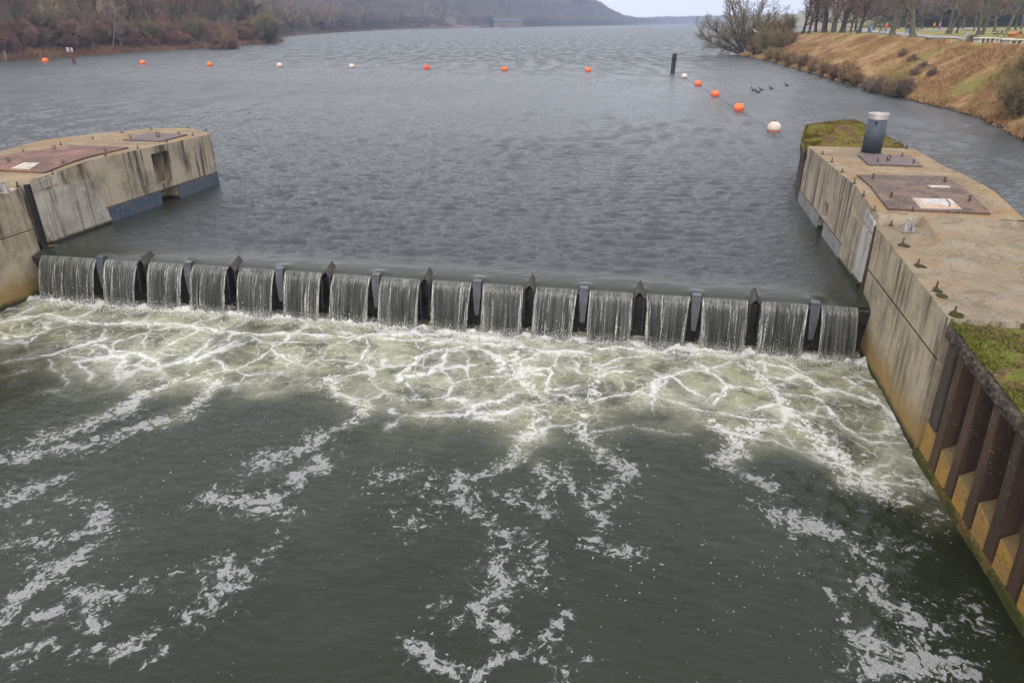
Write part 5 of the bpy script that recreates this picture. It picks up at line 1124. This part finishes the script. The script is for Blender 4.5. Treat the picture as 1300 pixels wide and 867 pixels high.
# -- far wooded hillsides: one mass of crowns each
def crown_template(seed, n):
    g = np.random.default_rng(seed); d = g.normal(size=(n, 3)); d /= np.linalg.norm(d, axis=1)[:, None]; d[:, 2] = np.abs(d[:, 2]) * .95 - .05; rr = g.uniform(.45, 1, n) ** .6
    c = d * rr[:, None] * np.array([.5, .5, .62]) + np.array([0, 0, .42]); out = d + np.array([0, 0, .5]) + g.normal(0, .35, (n, 3)); out /= np.linalg.norm(out, axis=1)[:, None]
    s = np.cross(out, g.normal(size=(n, 3))); s /= np.linalg.norm(s, axis=1)[:, None]; L = g.uniform(.08, .20, n)[:, None]; W = g.uniform(.012, .035, n)[:, None]
    return np.stack([c - s * W, c + s * W, c + out * L + s * W * .4, c + out * L - s * W * .4], 1)
def wood(name, pts, zs, size, mat, seed, n=150):
    g = np.random.default_rng(seed); T = [crown_template(seed + k, n) for k in range(4)]; N = len(pts); V = []
    pick = g.integers(0, 4, N)
    for k in range(4):
        i = np.nonzero(pick == k)[0]; a = g.random(len(i)) * 6.28; s = size[i] * g.uniform(.8, 1.25, len(i)); t = T[k].reshape(-1, 3)
        x = (t[None, :, 0] * np.cos(a)[:, None] - t[None, :, 1] * np.sin(a)[:, None]) * s[:, None] + pts[i, 0][:, None]; y = (t[None, :, 0] * np.sin(a)[:, None] + t[None, :, 1] * np.cos(a)[:, None]) * s[:, None] + pts[i, 1][:, None]
        z = t[None, :, 2] * s[:, None] * 1.15 + zs[i][:, None]; V.append(np.stack([x, y, z], -1).reshape(-1, 3))
    V = np.concatenate(V); return tag(link(name, np_mesh(name, V, np.arange(len(V)).reshape(-1, 4)), None, mat), kind='stuff')
def wood_mat(name, a, b, c):
    t = NT(name); p = t.pos(); n1 = t.noise(t.map(p, (1, 1, .3)), .09, 2, .6); n2 = t.noise(p, .02, 3)
    col = t.mix(t.ss(n1, .38, .62), a, b); col = t.mix(t.math('MULTIPLY', t.ss(n2, .5, .65), .6), col, c); return t.fin(col, .95, None, .1)
wm = wood_mat('bare_wood', (.20, .145, .10), (.105, .08, .065), (.175, .14, .08))
g = np.random.default_rng(23); n = 4800; yy = 262 + (1950 - 262) * g.random(n) ** 1.35; dd = 3 + 190 * g.random(n) ** 1.5; xx = np.interp(yy, YL, XL) - dd
ok = ~((yy > 415) & (yy < 490) & (dd < 48) & (dd > 9)) & ~((np.abs(yy - 935) < 55) & (dd < 42)); xx, yy = xx[ok], yy[ok]
wood('wood', np.column_stack([xx, yy]), hL(xx, yy) - .5, np.interp(yy, [260, 500, 1700], [9, 10, 12]), wm, 31)
n = 1100; yy = 262 + (1700 - 262) * g.random(n) ** 1.5; dd = .3 + 6 * g.random(n); ok = np.abs(yy - 908) > 14; yy, dd = yy[ok], dd[ok]; xx = np.interp(yy, YL, XL) - dd
wood('shore_bushes', np.column_stack([xx, yy]), hL(xx, yy) - .6, 3.0 + 2.5 * g.random(len(xx)), wm, 35, 90)
n = 900; yy = 1700 + 900 * g.random(n); dd = 2 + 60 * g.random(n); xx = np.interp(yy, YL, XL) - dd; wood('wood', np.column_stack([xx, yy]), hL(xx, yy) - 1, np.full(n, 11.0), wm, 33, 60)
n = 3400; yy = 232 + 420 * g.random(n) ** 1.2; xx = np.interp(yy, YR, XC) + 8 + (np.maximum(.92 * yy - np.interp(yy, YR, XC), 20)) * g.random(n); ok = yy > 285 - .12 * xx - 12 + 40 * vnoise(xx, yy, .02, 5, 2); xx, yy = xx[ok], yy[ok]
wood('wood', np.column_stack([xx, yy]), hR(xx, yy) - .5, np.full(len(xx), 11.0), wm, 37)
n = 700; xx = g.uniform(430, 1400, n); yy = g.uniform(2420, 2500, n); wood('wood', np.column_stack([xx, yy]), np.full(n, 3.0) + 8 * g.random(n), np.full(n, 12.0), wm, 39, 40)

# ------------------------------------------------------------------ people
M['skin'] = simple('skin', (.55, .34, .25), .6, .06); M['shoe'] = simple('dark_shoe', (.03, .028, .028), .6)
def cloth(name, c): return simple(name, c, .85, .12, 30)
def person(loc, face, jacket, legs, hair, label, stride=.25, hat=None, sleeves=None, scale=1.0):
    v, e, rad = [], [], []
    def nd(p, r_, par=None):
        v.append(p); rad.append(r_); 
        if par is not None: e.append((par, len(v) - 1))
        return len(v) - 1
    pel = nd((0, 0, .93), .135); wa = nd((0, .0, 1.08), .125, pel); ch = nd((0, .01, 1.30), .15, wa); nk = nd((0, .0, 1.47), .062, ch); hd = nd((0, -.015, 1.58), .085, nk); h2 = nd((0, -.01, 1.68), .088, hd)
    nd((0, -.105, 1.60), .018, hd)
    for sx in (-1, 1):
        st = stride * sx
        hip = nd((sx * .09, 0, .88), .105, pel); kn = nd((sx * .10, -st * .55 - .03, .48), .068, hip); an = nd((sx * .10, -st + (.05 if st < 0 else 0), .09 + (.04 if st < 0 else 0)), .045, kn); nd((sx * .11, -st - .15, .045), .04, an)
        s1 = nd((sx * .18, 0, 1.40), .075, ch); el = nd((sx * .235, st * .35 + .02, 1.13), .052, s1); wr = nd((sx * .24, st * .75 - .07, .90), .034, el); pm = nd((sx * .24, st * .85 - .09, .83), .034, wr)
        for k, (dx, L) in enumerate([(-.028, .075), (-.01, .088), (.01, .085), (.027, .065)]): a = nd((sx * .24 + dx * .3, st * .9 - .1 + dx, .80 - L * .5), .009, pm); nd((sx * .235 + dx * .3, st * .9 - .115 + dx, .80 - L), .008, a)
        nd((sx * .21, st * .85 - .125, .81), .010, pm)
    me = bpy.data.meshes.new('person'); me.from_pydata(v, e, []); me.update()
    o = bpy.data.objects.new('person', me); COL.objects.link(o)
    sk = o.modifiers.new('skin', 'SKIN'); sk.use_smooth_shade = True
    for i, x in enumerate(me.skin_vertices[0].data): x.radius = (rad[i], rad[i]); x.use_root = (i == 0)
    sb = o.modifiers.new('sub', 'SUBSURF'); sb.levels = 1; sb.render_levels = 1
    dg = bpy.context.evaluated_depsgraph_get(); m2 = bpy.data.meshes.new_from_object(o.evaluated_get(dg)); o.modifiers.clear(); o.data = m2
    m2.materials.clear()
    for mm in (M['skin'], jacket, legs, M['shoe'], sleeves or jacket): m2.materials.append(mm)
    for p in m2.polygons:
        c = p.center; arm = abs(c.x) > .165 and c.z > .70
        p.material_index = 0 if c.z > 1.475 or (arm and c.z < .89 and abs(c.x) > .19) else (3 if c.z < .10 else (2 if c.z < .86 and not (abs(c.x) > .195) else (4 if arm and abs(c.x) > .18 else 1))); p.use_smooth = True
    o.location = loc; o.rotation_euler = (0, 0, face); o.scale = (scale,) * 3
    m = MB(); n = 8; m.lathe([(.098 * math.cos(t) + .001, .115 * math.sin(t)) for t in [(-.1 + (math.pi / 2 + .1) * i / n) for i in range(n + 1)]], (0, .012, 1.655), 14)
    m.build('hat' if hat else 'hair', hat or hair, o, smooth=True)
    return tag(o, label, 'person', 'walkers on the right bank')
hair = simple('dark_hair', (.04, .03, .022), .8); grey_h = simple('fair_hair', (.5, .38, .25), .8)
C_ = {k: cloth(k, c) for k, c in dict(grey_brown_coat=(.10, .085, .08), red_jacket=(.62, .09, .08), black_jacket=(.025, .026, .032), blue_jeans=(.07, .16, .38), dark_trousers=(.05, .05, .06), navy_jacket=(.03, .04, .075), orange_vest=(.85, .13, .03), lime_cloth=(.45, .75, .05), purple_jersey=(.32, .12, .45), yellow_cloth=(.75, .55, .06), maroon_cap=(.2, .03, .04), white_cap=(.75, .72, .7)).items()}
def pp(x, y): return hit(x, y, hR)
person(pp(1117, 43.6), .35, C_['grey_brown_coat'], C_['dark_trousers'], hair, 'walker in grey-brown coat and dark trousers next to the one in red', .2)
person(pp(1123.5, 43.6), 2.9, C_['red_jacket'], C_['blue_jeans'], grey_h, 'walker in bright red jacket and blue jeans on the path', .28)
person(pp(1151, 44.6), .2, C_['black_jacket'], C_['blue_jeans'], hair, 'walker in black jacket, blue jeans and maroon cap left of the tree', .22, C_['maroon_cap'])
person(pp(1155, 44.2), .2, C_['black_jacket'], C_['dark_trousers'], grey_h, 'fair-haired walker all in black, just left of the thick trunk', .2)
person(pp(1164.5, 40.2), 3.0, C_['navy_jacket'], C_['dark_trousers'], hair, 'walker in navy jacket just right of the thick trunk', .2)
person(pp(1185, 37.8), .1, C_['orange_vest'], C_['dark_trousers'], hair, 'walker in orange vest with lime sleeves and lime cap', .15, C_['lime_cloth'], C_['lime_cloth'], 1.02)
person(pp(1192.2, 37.8), .3, C_['purple_jersey'], C_['purple_jersey'], hair, 'walker in purple and yellow with white cap', .2, C_['white_cap'], C_['yellow_cloth'], 1.0)

# ------------------------------------------------------------------ furniture on the lawn
M['timber'] = rust('grey_timber', (.20, .185, .17), (.16, .15, .14), (.26, .24, .22), 5, .9); M['green_metal'] = simple('dark_green_metal', (.05, .08, .065), .6); M['white_bench'] = rust('white_bench_stone', (.50, .48, .44), (.42, .40, .36), (.3, .28, .25), 3, .8)
M['orange_wood'] = rust('orange_stained_wood', (.36, .15, .045), (.30, .125, .04), (.22, .10, .04), 4, .7)
def picnic(loc, rz, s, lab):
    b = empty('picnic_table', loc, rz); b.scale = (s,) * 3; tag(b, lab, 'picnic table', 'picnic tables on the lawn')
    m = MB()
    for k in range(5): m.box((0, -.32 + .16 * k, .75), (2.0, .145, .05))
    m.build('table_top', M['timber'], b)
    for sg in (-1, 1):
        m = MB(); [m.box((0, sg * (.62 + .13 * k), .45), (2.0, .12, .045)) for k in range(2)]; m.build('seat', M['timber'], b)
        m = MB(); x = sg * .75; m.tube((x, -.15, .72), (x, -.62, 0), .035, n=6); m.tube((x, .15, .72), (x, .62, 0), .035, n=6); m.box((x, 0, .41), (.06, 1.55, .06)); m.build('leg_frame', M['green_metal'], b)
picnic(pp(1270, 48.5), .75, 1.15, 'grey timber picnic table nearest the stout tree, left one of two')
picnic(pp(1289, 48.8), .75, 1.15, 'grey timber picnic table at far right, beyond the orange box')
def wbench(x, y, rz, L, lab):
    b = empty('bench', pp(x, y), rz); tag(b, lab, 'bench', 'low white benches on the lawn')
    m = MB(); m.box((0, 0, .42), (L, .9, .12)); m.build('seat', M['white_bench'], b, bevel=.03)
    for k in range(4):
        m = MB(); m.box((-L / 2 + .2 + k * (L - .4) / 3, 0, .18), (.16, .78, .36)); m.build('leg', M['white_bench'], b, bevel=.02)
wbench(1249, 55.2, .25, 2.0, 'low white bench standing alone, left of the orange box')
wbench(1272, 55.8, .25, 2.0, 'low white bench in the middle, touching the next white one')
wbench(1289, 57.5, .25, 2.3, 'low white bench at the right edge, below the orange box')
b = empty('wooden_box', pp(1285.5, 55), .3); tag(b, 'orange wooden box with a small gabled roof behind the white benches', 'wooden box')
m = MB(); m.add([(-.42, -.35, 0), (.42, -.35, 0), (.42, -.35, .78), (0, -.35, 1.0), (-.42, -.35, .78), (-.42, .35, 0), (.42, .35, 0), (.42, .35, .78), (0, .35, 1.0), (-.42, .35, .78)], [(0, 1, 2, 3, 4), (9, 8, 7, 6, 5), (0, 5, 6, 1), (1, 6, 7, 2), (4, 9, 5, 0), (2, 7, 8, 3), (3, 8, 9, 4)]); m.build('cabinet', M['orange_wood'], b)
m = MB(); m.hexa([(-.50, -.42, .77), (0, -.42, 1.03), (0, .42, 1.03), (-.50, .42, .77)], [(-.50, -.42, .81), (0, -.42, 1.07), (0, .42, 1.07), (-.50, .42, .81)]); m.hexa([(0, -.42, 1.03), (.50, -.42, .77), (.50, .42, .77), (0, .42, 1.03)], [(0, -.42, 1.07), (.50, -.42, .81), (.50, .42, .81), (0, .42, 1.07)]); m.build('roof', M['orange_wood'], b)
m = MB(); m.box((0, -.356, .38), (.5, .02, .5)); m.build('door', M['orange_wood'], b)
def stump(x, y, h, r_, lab, mat, lean=(0, 0), cat='stump'):
    p = pp(x, y); m = MB(); r2 = random.Random(int(x)); rings = []
    for k in range(6):
        f = k / 5; rings.append([(lean[0] * f + r_ * (1.25 - .5 * f) * math.cos(a) * r2.uniform(.8, 1.2), lean[1] * f + r_ * (1.25 - .5 * f) * math.sin(a) * r2.uniform(.8, 1.2), h * f * r2.uniform(.92, 1.05) - .05) for a in [2 * math.pi * i / 10 for i in range(10)]])
    m.add([q for g_ in rings for q in g_], [(k * 10 + i, k * 10 + (i + 1) % 10, (k + 1) * 10 + (i + 1) % 10, (k + 1) * 10 + i) for k in range(5) for i in range(10)] + [tuple(50 + i for i in range(10))])
    o = m.build('tree_stump', mat); o.location = p; tag(o, lab, cat, 'stumps and logs by the path')
stump(1222.5, 52, .75, .32, 'leaning straw-brown stump beside the path', M['bark_pale'], (.35, 0)); stump(1233, 53, .6, .35, 'dark jagged stump just left of the lone white bench', M['wood_dark'], (.2, .1)); stump(1238, 53, .5, .28, 'brown stump touching the end of the lone white bench', M['bark'])
stump(1180, 51.3, .22, .5, 'flat dark stump on the grass edge, left one of two', M['wood_dark']); stump(1191, 51.8, .22, .55, 'flat dark stump on the grass edge, right one of two', M['wood_dark'])
b = empty('waste_bin', pp(1103.5, 42.2), .4); tag(b, 'tilted blue-grey waste bin with a pale lid beside the path', 'waste bin')
m = MB(); m.hexa([(-.28, -.28, 0), (.28, -.28, 0), (.28, .28, 0), (-.28, .28, 0)], [(-.22, -.28, 1.0), (.40, -.28, 1.0), (.40, .28, 1.0), (-.22, .28, 1.0)]); m.build('body', simple('blue_grey_bin', (.10, .16, .25), .5), b, bevel=.03)
m = MB(); m.box((.09, 0, 1.08), (.68, .62, .14)); m.build('lid', M['white_paint'], b, bevel=.04)
m = MB(); m.box((.06, -.287, .62), (.34, .02, .3)); m.build('label_plate', M['white_paint'], b)

# ------------------------------------------------------------------ birds
M['white_feather'] = simple('white_feather', (.78, .77, .76), .7, .05); M['grey_feather'] = simple('grey_feather', (.4, .4, .42), .7, .1); M['duck'] = simple('dark_duck_feather', (.05, .045, .04), .7)
def bird_body(m, L, r_, z=0):
    N = 9; pr = [(L * (i / (N - 1) - .5), r_ * math.sin(math.pi * min(1, max(.03, i / (N - 1)))) ** .7 + .004) for i in range(N)]
    m.path([(x, 0, z + (.10 * L if i > 6 else 0) * (i - 6) * .5) for i, (x, q) in enumerate(pr)], [q for x, q in pr], 8)
p = atY(958.5, 40, 105); gu = empty('gull', p, .6); gu.rotation_euler = (.5, .35, .7); tag(gu, 'white gull flying in front of the willow', 'gull')
m = MB(); bird_body(m, .45, .075); m.build('body', M['white_feather'], gu, smooth=True)
for sg in (-1, 1):
    m = MB(); m.hexa([(-.10, sg * .05, .0), (.10, sg * .05, .0), (.12, sg * .32, .10), (-.06, sg * .32, .10)], [(-.10, sg * .05, .02), (.10, sg * .05, .025), (.12, sg * .32, .115), (-.06, sg * .32, .11)])
    m.hexa([(-.06, sg * .32, .10), (.12, sg * .32, .10), (-.02, sg * .62, .06), (-.07, sg * .62, .06)], [(-.06, sg * .32, .11), (.12, sg * .32, .115), (-.02, sg * .62, .068), (-.07, sg * .62, .068)]); m.build('wing', M['white_feather'], gu)
dks = []
for i, (x, y) in enumerate([(957, 115.5), (962.3, 117.8), (966.5, 115), (979.5, 113.2), (999, 109.5)]):
    p = at(x, y); 
    if i == 0:
        dks.append(empty('duck', p)); m = MB(); bird_body(m, .42, .10, .06); m.build('body', M['duck'], dks[0], smooth=True)
        m = MB(); m.path([(.17, 0, .12), (.21, 0, .2), (.24, 0, .27), (.29, 0, .28), (.36, 0, .265)], [.045, .04, .055, .045, .012], 7); m.build('head', M['duck'], dks[0], smooth=True); o = dks[0]
    else: o = copy_tree(dks[0]); o.location = p
    o.rotation_euler = (0, 0, rng.uniform(2, 4)); tag(o, 'small dark duck swimming between the buoys and the right bank', 'duck', 'ducks off the right bank')

# ------------------------------------------------------------------ boom, far houses and boats
p0, p1 = at(-12, 69, .0), at(29, 73.5, 0); bo = empty('boom', at(8, 73, 0)); tag(bo, 'pale pole slanting down over the water at the left edge', 'pole')
m = MB(); q0 = Vector((p0.x, p0.y, 2.2)); q1 = Vector((p1.x, p1.y, .75)); m.path([q0, q0.lerp(q1, .5), q1], .07, 6); m.build('rail', M['galv'], bo, world=True)
m = MB(); q = at(8, 77.5, 0); m.tube((q.x, q.y, -1), (q.x + .1, q.y, 1.6), .10, n=7); m.build('post', M['galv'], bo, world=True)
M['plaster'] = simple('pale_plaster', (.20, .17, .13), .9, .1, .5); M['white_plaster'] = simple('white_plaster', (.30, .29, .28), .9, .06, .5); M['roof_grey'] = simple('grey_slate_roof', (.075, .072, .075), .8, .2, 1); M['roof_tan'] = simple('tan_roof', (.36, .26, .17), .85, .15, 1); M['glass'] = simple('dark_window', (.03, .035, .045), .15, .2, 2, spec=.6)
def house(loc, rz, L, W, Hh, rh, wall, roof, lab, floors=2, nwin=5, flat=False):
    b = empty('house', loc, rz); tag(b, lab, 'house', 'far houses on the left shore'); m = MB()
    m.prism([(-L / 2, -W / 2), (L / 2, -W / 2), (L / 2, W / 2), (-L / 2, W / 2)], -3, Hh)
    if not flat: m.add([(-L / 2, -W / 2, Hh), (-L / 2, W / 2, Hh), (-L / 2, 0, Hh + rh), (L / 2, -W / 2, Hh), (L / 2, W / 2, Hh), (L / 2, 0, Hh + rh)], [(0, 2, 1), (3, 4, 5)])
    m.build('wall', wall, b); m = MB(); e = .5
    if flat: m.box((0, 0, Hh + .2), (L + 1, W + 1, .4))
    else:
        for sg in (-1, 1): m.hexa([(-L / 2 - e, sg * (W / 2 + e), Hh - .15), (L / 2 + e, sg * (W / 2 + e), Hh - .15), (L / 2 + e, 0, Hh + rh), (-L / 2 - e, 0, Hh + rh)], [(-L / 2 - e, sg * (W / 2 + e), Hh + .15), (L / 2 + e, sg * (W / 2 + e), Hh + .15), (L / 2 + e, 0, Hh + rh + .3), (-L / 2 - e, 0, Hh + rh + .3)])
    ro = m.build('roof', roof, b); m = MB(); m.box((L * .22, W * .12, Hh + rh * .8 + .6), (.9, .8, 1.8)); m.build('chimney', wall, ro)
    for fl in range(floors):
        for k in range(nwin):
            x = -L / 2 + L * (k + .5) / nwin; z = (fl + .5) * Hh / floors; m = MB(); m.box((x, -W / 2 - .02, z), (1.5, .14, 1.8)); w_ = m.build('window', M['white_plaster'], b)
            m = MB(); m.box((x, -W / 2 - .08, z), (1.2, .06, 1.5)); m.build('pane', M['glass'], w_)
    m = MB(); m.box((-L / 2 + L / nwin, -W / 2 - .05, 1.1), (1.4, .12, 2.2)); m.build('door', M['glass'], b)
def farpt(x, Y): 
    p = atY(x, 33, Y); return Vector((p.x, p.y, max(1.0, float(hL(p.x, p.y)))))
p = farpt(566, 915); house(p + Vector((0, 0, .5)), .2, 24, 11, 9.5, 1, M['plaster'], M['white_plaster'], 'pale house with white flat roof on the far left shore', 3, 6, True)
p = farpt(633, 960); house(p, .12, 14, 10, 6.5, 3.4, M['plaster'], M['roof_grey'], 'narrow gabled house joined to the long grey-roofed one', 2, 4)
p = farpt(648, 962); house(p, .12, 30, 11, 6.0, 3.6, M['plaster'], M['roof_grey'], 'long pale house with grey roof on the far left shore', 2, 9)
p = lpos(300, 16); house(Vector((p.x, p.y, p.z - 1)), .5, 13, 9, 6.0, 4, M['white_plaster'], M['roof_tan'], 'white house with tan roof hidden behind the headland bush', 2, 4)
def boat(x, Y, s, hull, lab, mast=False):
    xs = np.interp(Y, YL, XL) + 4 if False else atY(x, 36, Y).x; b = empty('boat', (xs, Y, 0), rng.uniform(-.4, .4)); b.scale = (s,) * 3; tag(b, lab, 'boat', 'small boats on the far left shore'); m = MB(); rows = []
    for f in np.linspace(0, 1, 9):
        w = .95 * (1 - max(0, f - .45) ** 1.6 * 2.3) if f < .99 else .04; w = max(.04, w); xx = -2.6 + 5.2 * f; rows += [(xx, -w, .7 + .25 * f), (xx, -w * .75, -.2), (xx, w * .75, -.2), (xx, w, .7 + .25 * f)]
    m.add(rows, [(i * 4 + j, i * 4 + j + 1, i * 4 + 5 + j, i * 4 + 4 + j) for i in range(8) for j in range(3)] + [(i * 4 + 3, i * 4, i * 4 + 4, i * 4 + 7) for i in range(8)] + [(0, 3, 2, 1), (32, 33, 34, 35)]); m.build('hull', hull, b)
    m = MB(); m.hexa([(-1.5, -.6, .75), (.7, -.55, .85), (.7, .55, .85), (-1.5, .6, .75)], [(-1.4, -.5, 1.6), (.3, -.45, 1.55), (.3, .45, 1.55), (-1.4, .5, 1.6)]); c = m.build('cabin', M['white_plaster'], b, bevel=.05)
    m = MB(); m.box((-.5, 0, 1.25), (1.3, 1.12, .3)); m.build('window', M['glass'], c)
    if mast: m = MB(); m.tube((.3, 0, 1.4), (.3, 0, 8), .06, n=6); m.build('mast', M['galv'], b)
boat(588, 905, 1.2, M['red'], 'small boat with red hull on the far left shore'); boat(597, 915, 1.7, M['white_plaster'], 'white boat with a mast on the far left shore', True); boat(604.5, 918, 1.6, M['white_plaster'], 'largest white boat on the far shore, without a mast'); boat(613, 920, 1.3, M['pipe_blue'], 'small boat with blue hull on the far left shore'); boat(630, 935, 1.4, M['roof_tan'], 'small boat with tan hull below the gabled house')
# dark conical evergreen by the houses
ev = empty('conifer', farpt(624.5, 935)); tag(ev, 'dark conical evergreen between the far houses', 'tree'); g = np.random.default_rng(3); n = 900
zz = g.random(n) * 11; rr = (1 - zz / 11.5) * 3.6 * g.uniform(.5, 1, n); aa = g.random(n) * 6.28; c = np.column_stack([rr * np.cos(aa), rr * np.sin(aa), zz + .6]); d = np.column_stack([np.cos(aa), np.sin(aa), -.3 + 0 * aa]); s = np.column_stack([-np.sin(aa), np.cos(aa), 0 * aa])
link('crown', np_mesh('crown', np.stack([c - s * .35, c + s * .35, c + d * 1.0], 1).reshape(-1, 3), np.arange(n * 3).reshape(-1, 3), False, True), ev, simple('dark_needles', (.03, .035, .028), .9))
m = MB(); m.tube((0, 0, -.5), (0, 0, 10), .3, .05, 7); m.build('trunk', M['bark_dark'], ev)

# ------------------------------------------------------------------ haze, sky, light, camera
hz = bpy.data.materials.new('haze'); hz.use_nodes = True; ht = hz.node_tree; ht.nodes.remove(ht.nodes['Principled BSDF'])
pv = ht.nodes.new('ShaderNodeVolumePrincipled'); pv.inputs['Color'].default_value = (.52, .66, .93, 1); pv.inputs['Density'].default_value = .00034; pv.inputs['Anisotropy'].default_value = 0.0
for k in ('Density Attribute', 'Color Attribute', 'Temperature Attribute'): pv.inputs[k].default_value = ''
try: hz.cycles.homogeneous_volume = True
except Exception: pass
ht.links.new(pv.outputs[0], ht.nodes['Material Output'].inputs['Volume'])
m = MB(); m.prism([(-1500, -90), (2400, -90), (2400, 3700), (-1500, 3700)], -5, 150); tag(m.build('haze', hz), kind='stuff')
SUN_EL, SUN_AZ = 48, 200                      # a veiled sun, high behind the camera's left shoulder
w = bpy.data.worlds.new('World'); sc.world = w; w.use_nodes = True; nt = w.node_tree; bg = nt.nodes['Background']
sky = nt.nodes.new('ShaderNodeTexSky'); sky.sky_type = 'NISHITA'; sky.sun_disc = False; sky.sun_elevation = R(SUN_EL); sky.sun_rotation = R(SUN_AZ); sky.dust_density = 4; sky.air_density = 1.2
mx = nt.nodes.new('ShaderNodeMix'); mx.data_type = 'RGBA'; mx.inputs[0].default_value = .88
tcn = nt.nodes.new('ShaderNodeTexCoord'); nz = nt.nodes.new('ShaderNodeTexNoise'); nz.inputs['Scale'].default_value = 1.6; nz.inputs['Detail'].default_value = 5
mp = nt.nodes.new('ShaderNodeMapping'); mp.inputs['Scale'].default_value = (1, 1, 3.2); nt.links.new(tcn.outputs['Generated'], mp.inputs[0]); nt.links.new(mp.outputs[0], nz.inputs['Vector'])
rp_ = nt.nodes.new('ShaderNodeMix'); rp_.data_type = 'RGBA'; rp_.inputs[6].default_value = (7.0, 6.9, 7.2, 1); rp_.inputs[7].default_value = (8.9, 8.75, 9.0, 1); nt.links.new(nz.outputs[0], rp_.inputs[0])
nt.links.new(sky.outputs[0], mx.inputs[6]); nt.links.new(rp_.outputs[2], mx.inputs[7]); nt.links.new(mx.outputs[2], bg.inputs[0]); bg.inputs[1].default_value = .12
sun = bpy.data.lights.new('sun', 'SUN'); sun.energy = 1.0; sun.angle = R(22); sun.color = (1, .97, .92); so_ = bpy.data.objects.new('sun', sun); COL.objects.link(so_)
az = R(SUN_AZ); dv = Vector((math.sin(az) * math.cos(R(SUN_EL)), math.cos(az) * math.cos(R(SUN_EL)), math.sin(R(SUN_EL)))); so_.rotation_euler = dv.to_track_quat('Z', 'Y').to_euler(); so_.location = (0, -20, 60)
cam = bpy.data.cameras.new('camera'); cam.sensor_width = 36; cam.lens = F / 1300 * 36; cam.clip_start = .1; cam.clip_end = 9000
co = bpy.data.objects.new('camera', cam); COL.objects.link(co); co.location = (0, 0, HC); co.rotation_euler = (math.pi / 2 - PITCH, 0, 0); sc.camera = co
vs_ = sc.view_settings; vs_.view_transform = 'Standard'; vs_.look = 'None'; vs_.exposure = 0.9; vs_.gamma = 1.0; vs_.use_curve_mapping = False
cy = sc.cycles; cy.max_bounces = 6; cy.diffuse_bounces = 2; cy.glossy_bounces = 3; cy.transparent_max_bounces = 12; cy.volume_bounces = 0; cy.use_denoising = True; cy.use_adaptive_sampling = False; cy.denoising_prefilter = 'NONE'; cy.denoising_input_passes = 'RGB_ALBEDO'; cy.caustics_reflective = False; cy.caustics_refractive = False
try: cy.denoiser = 'OPENIMAGEDENOISE'
except Exception: pass
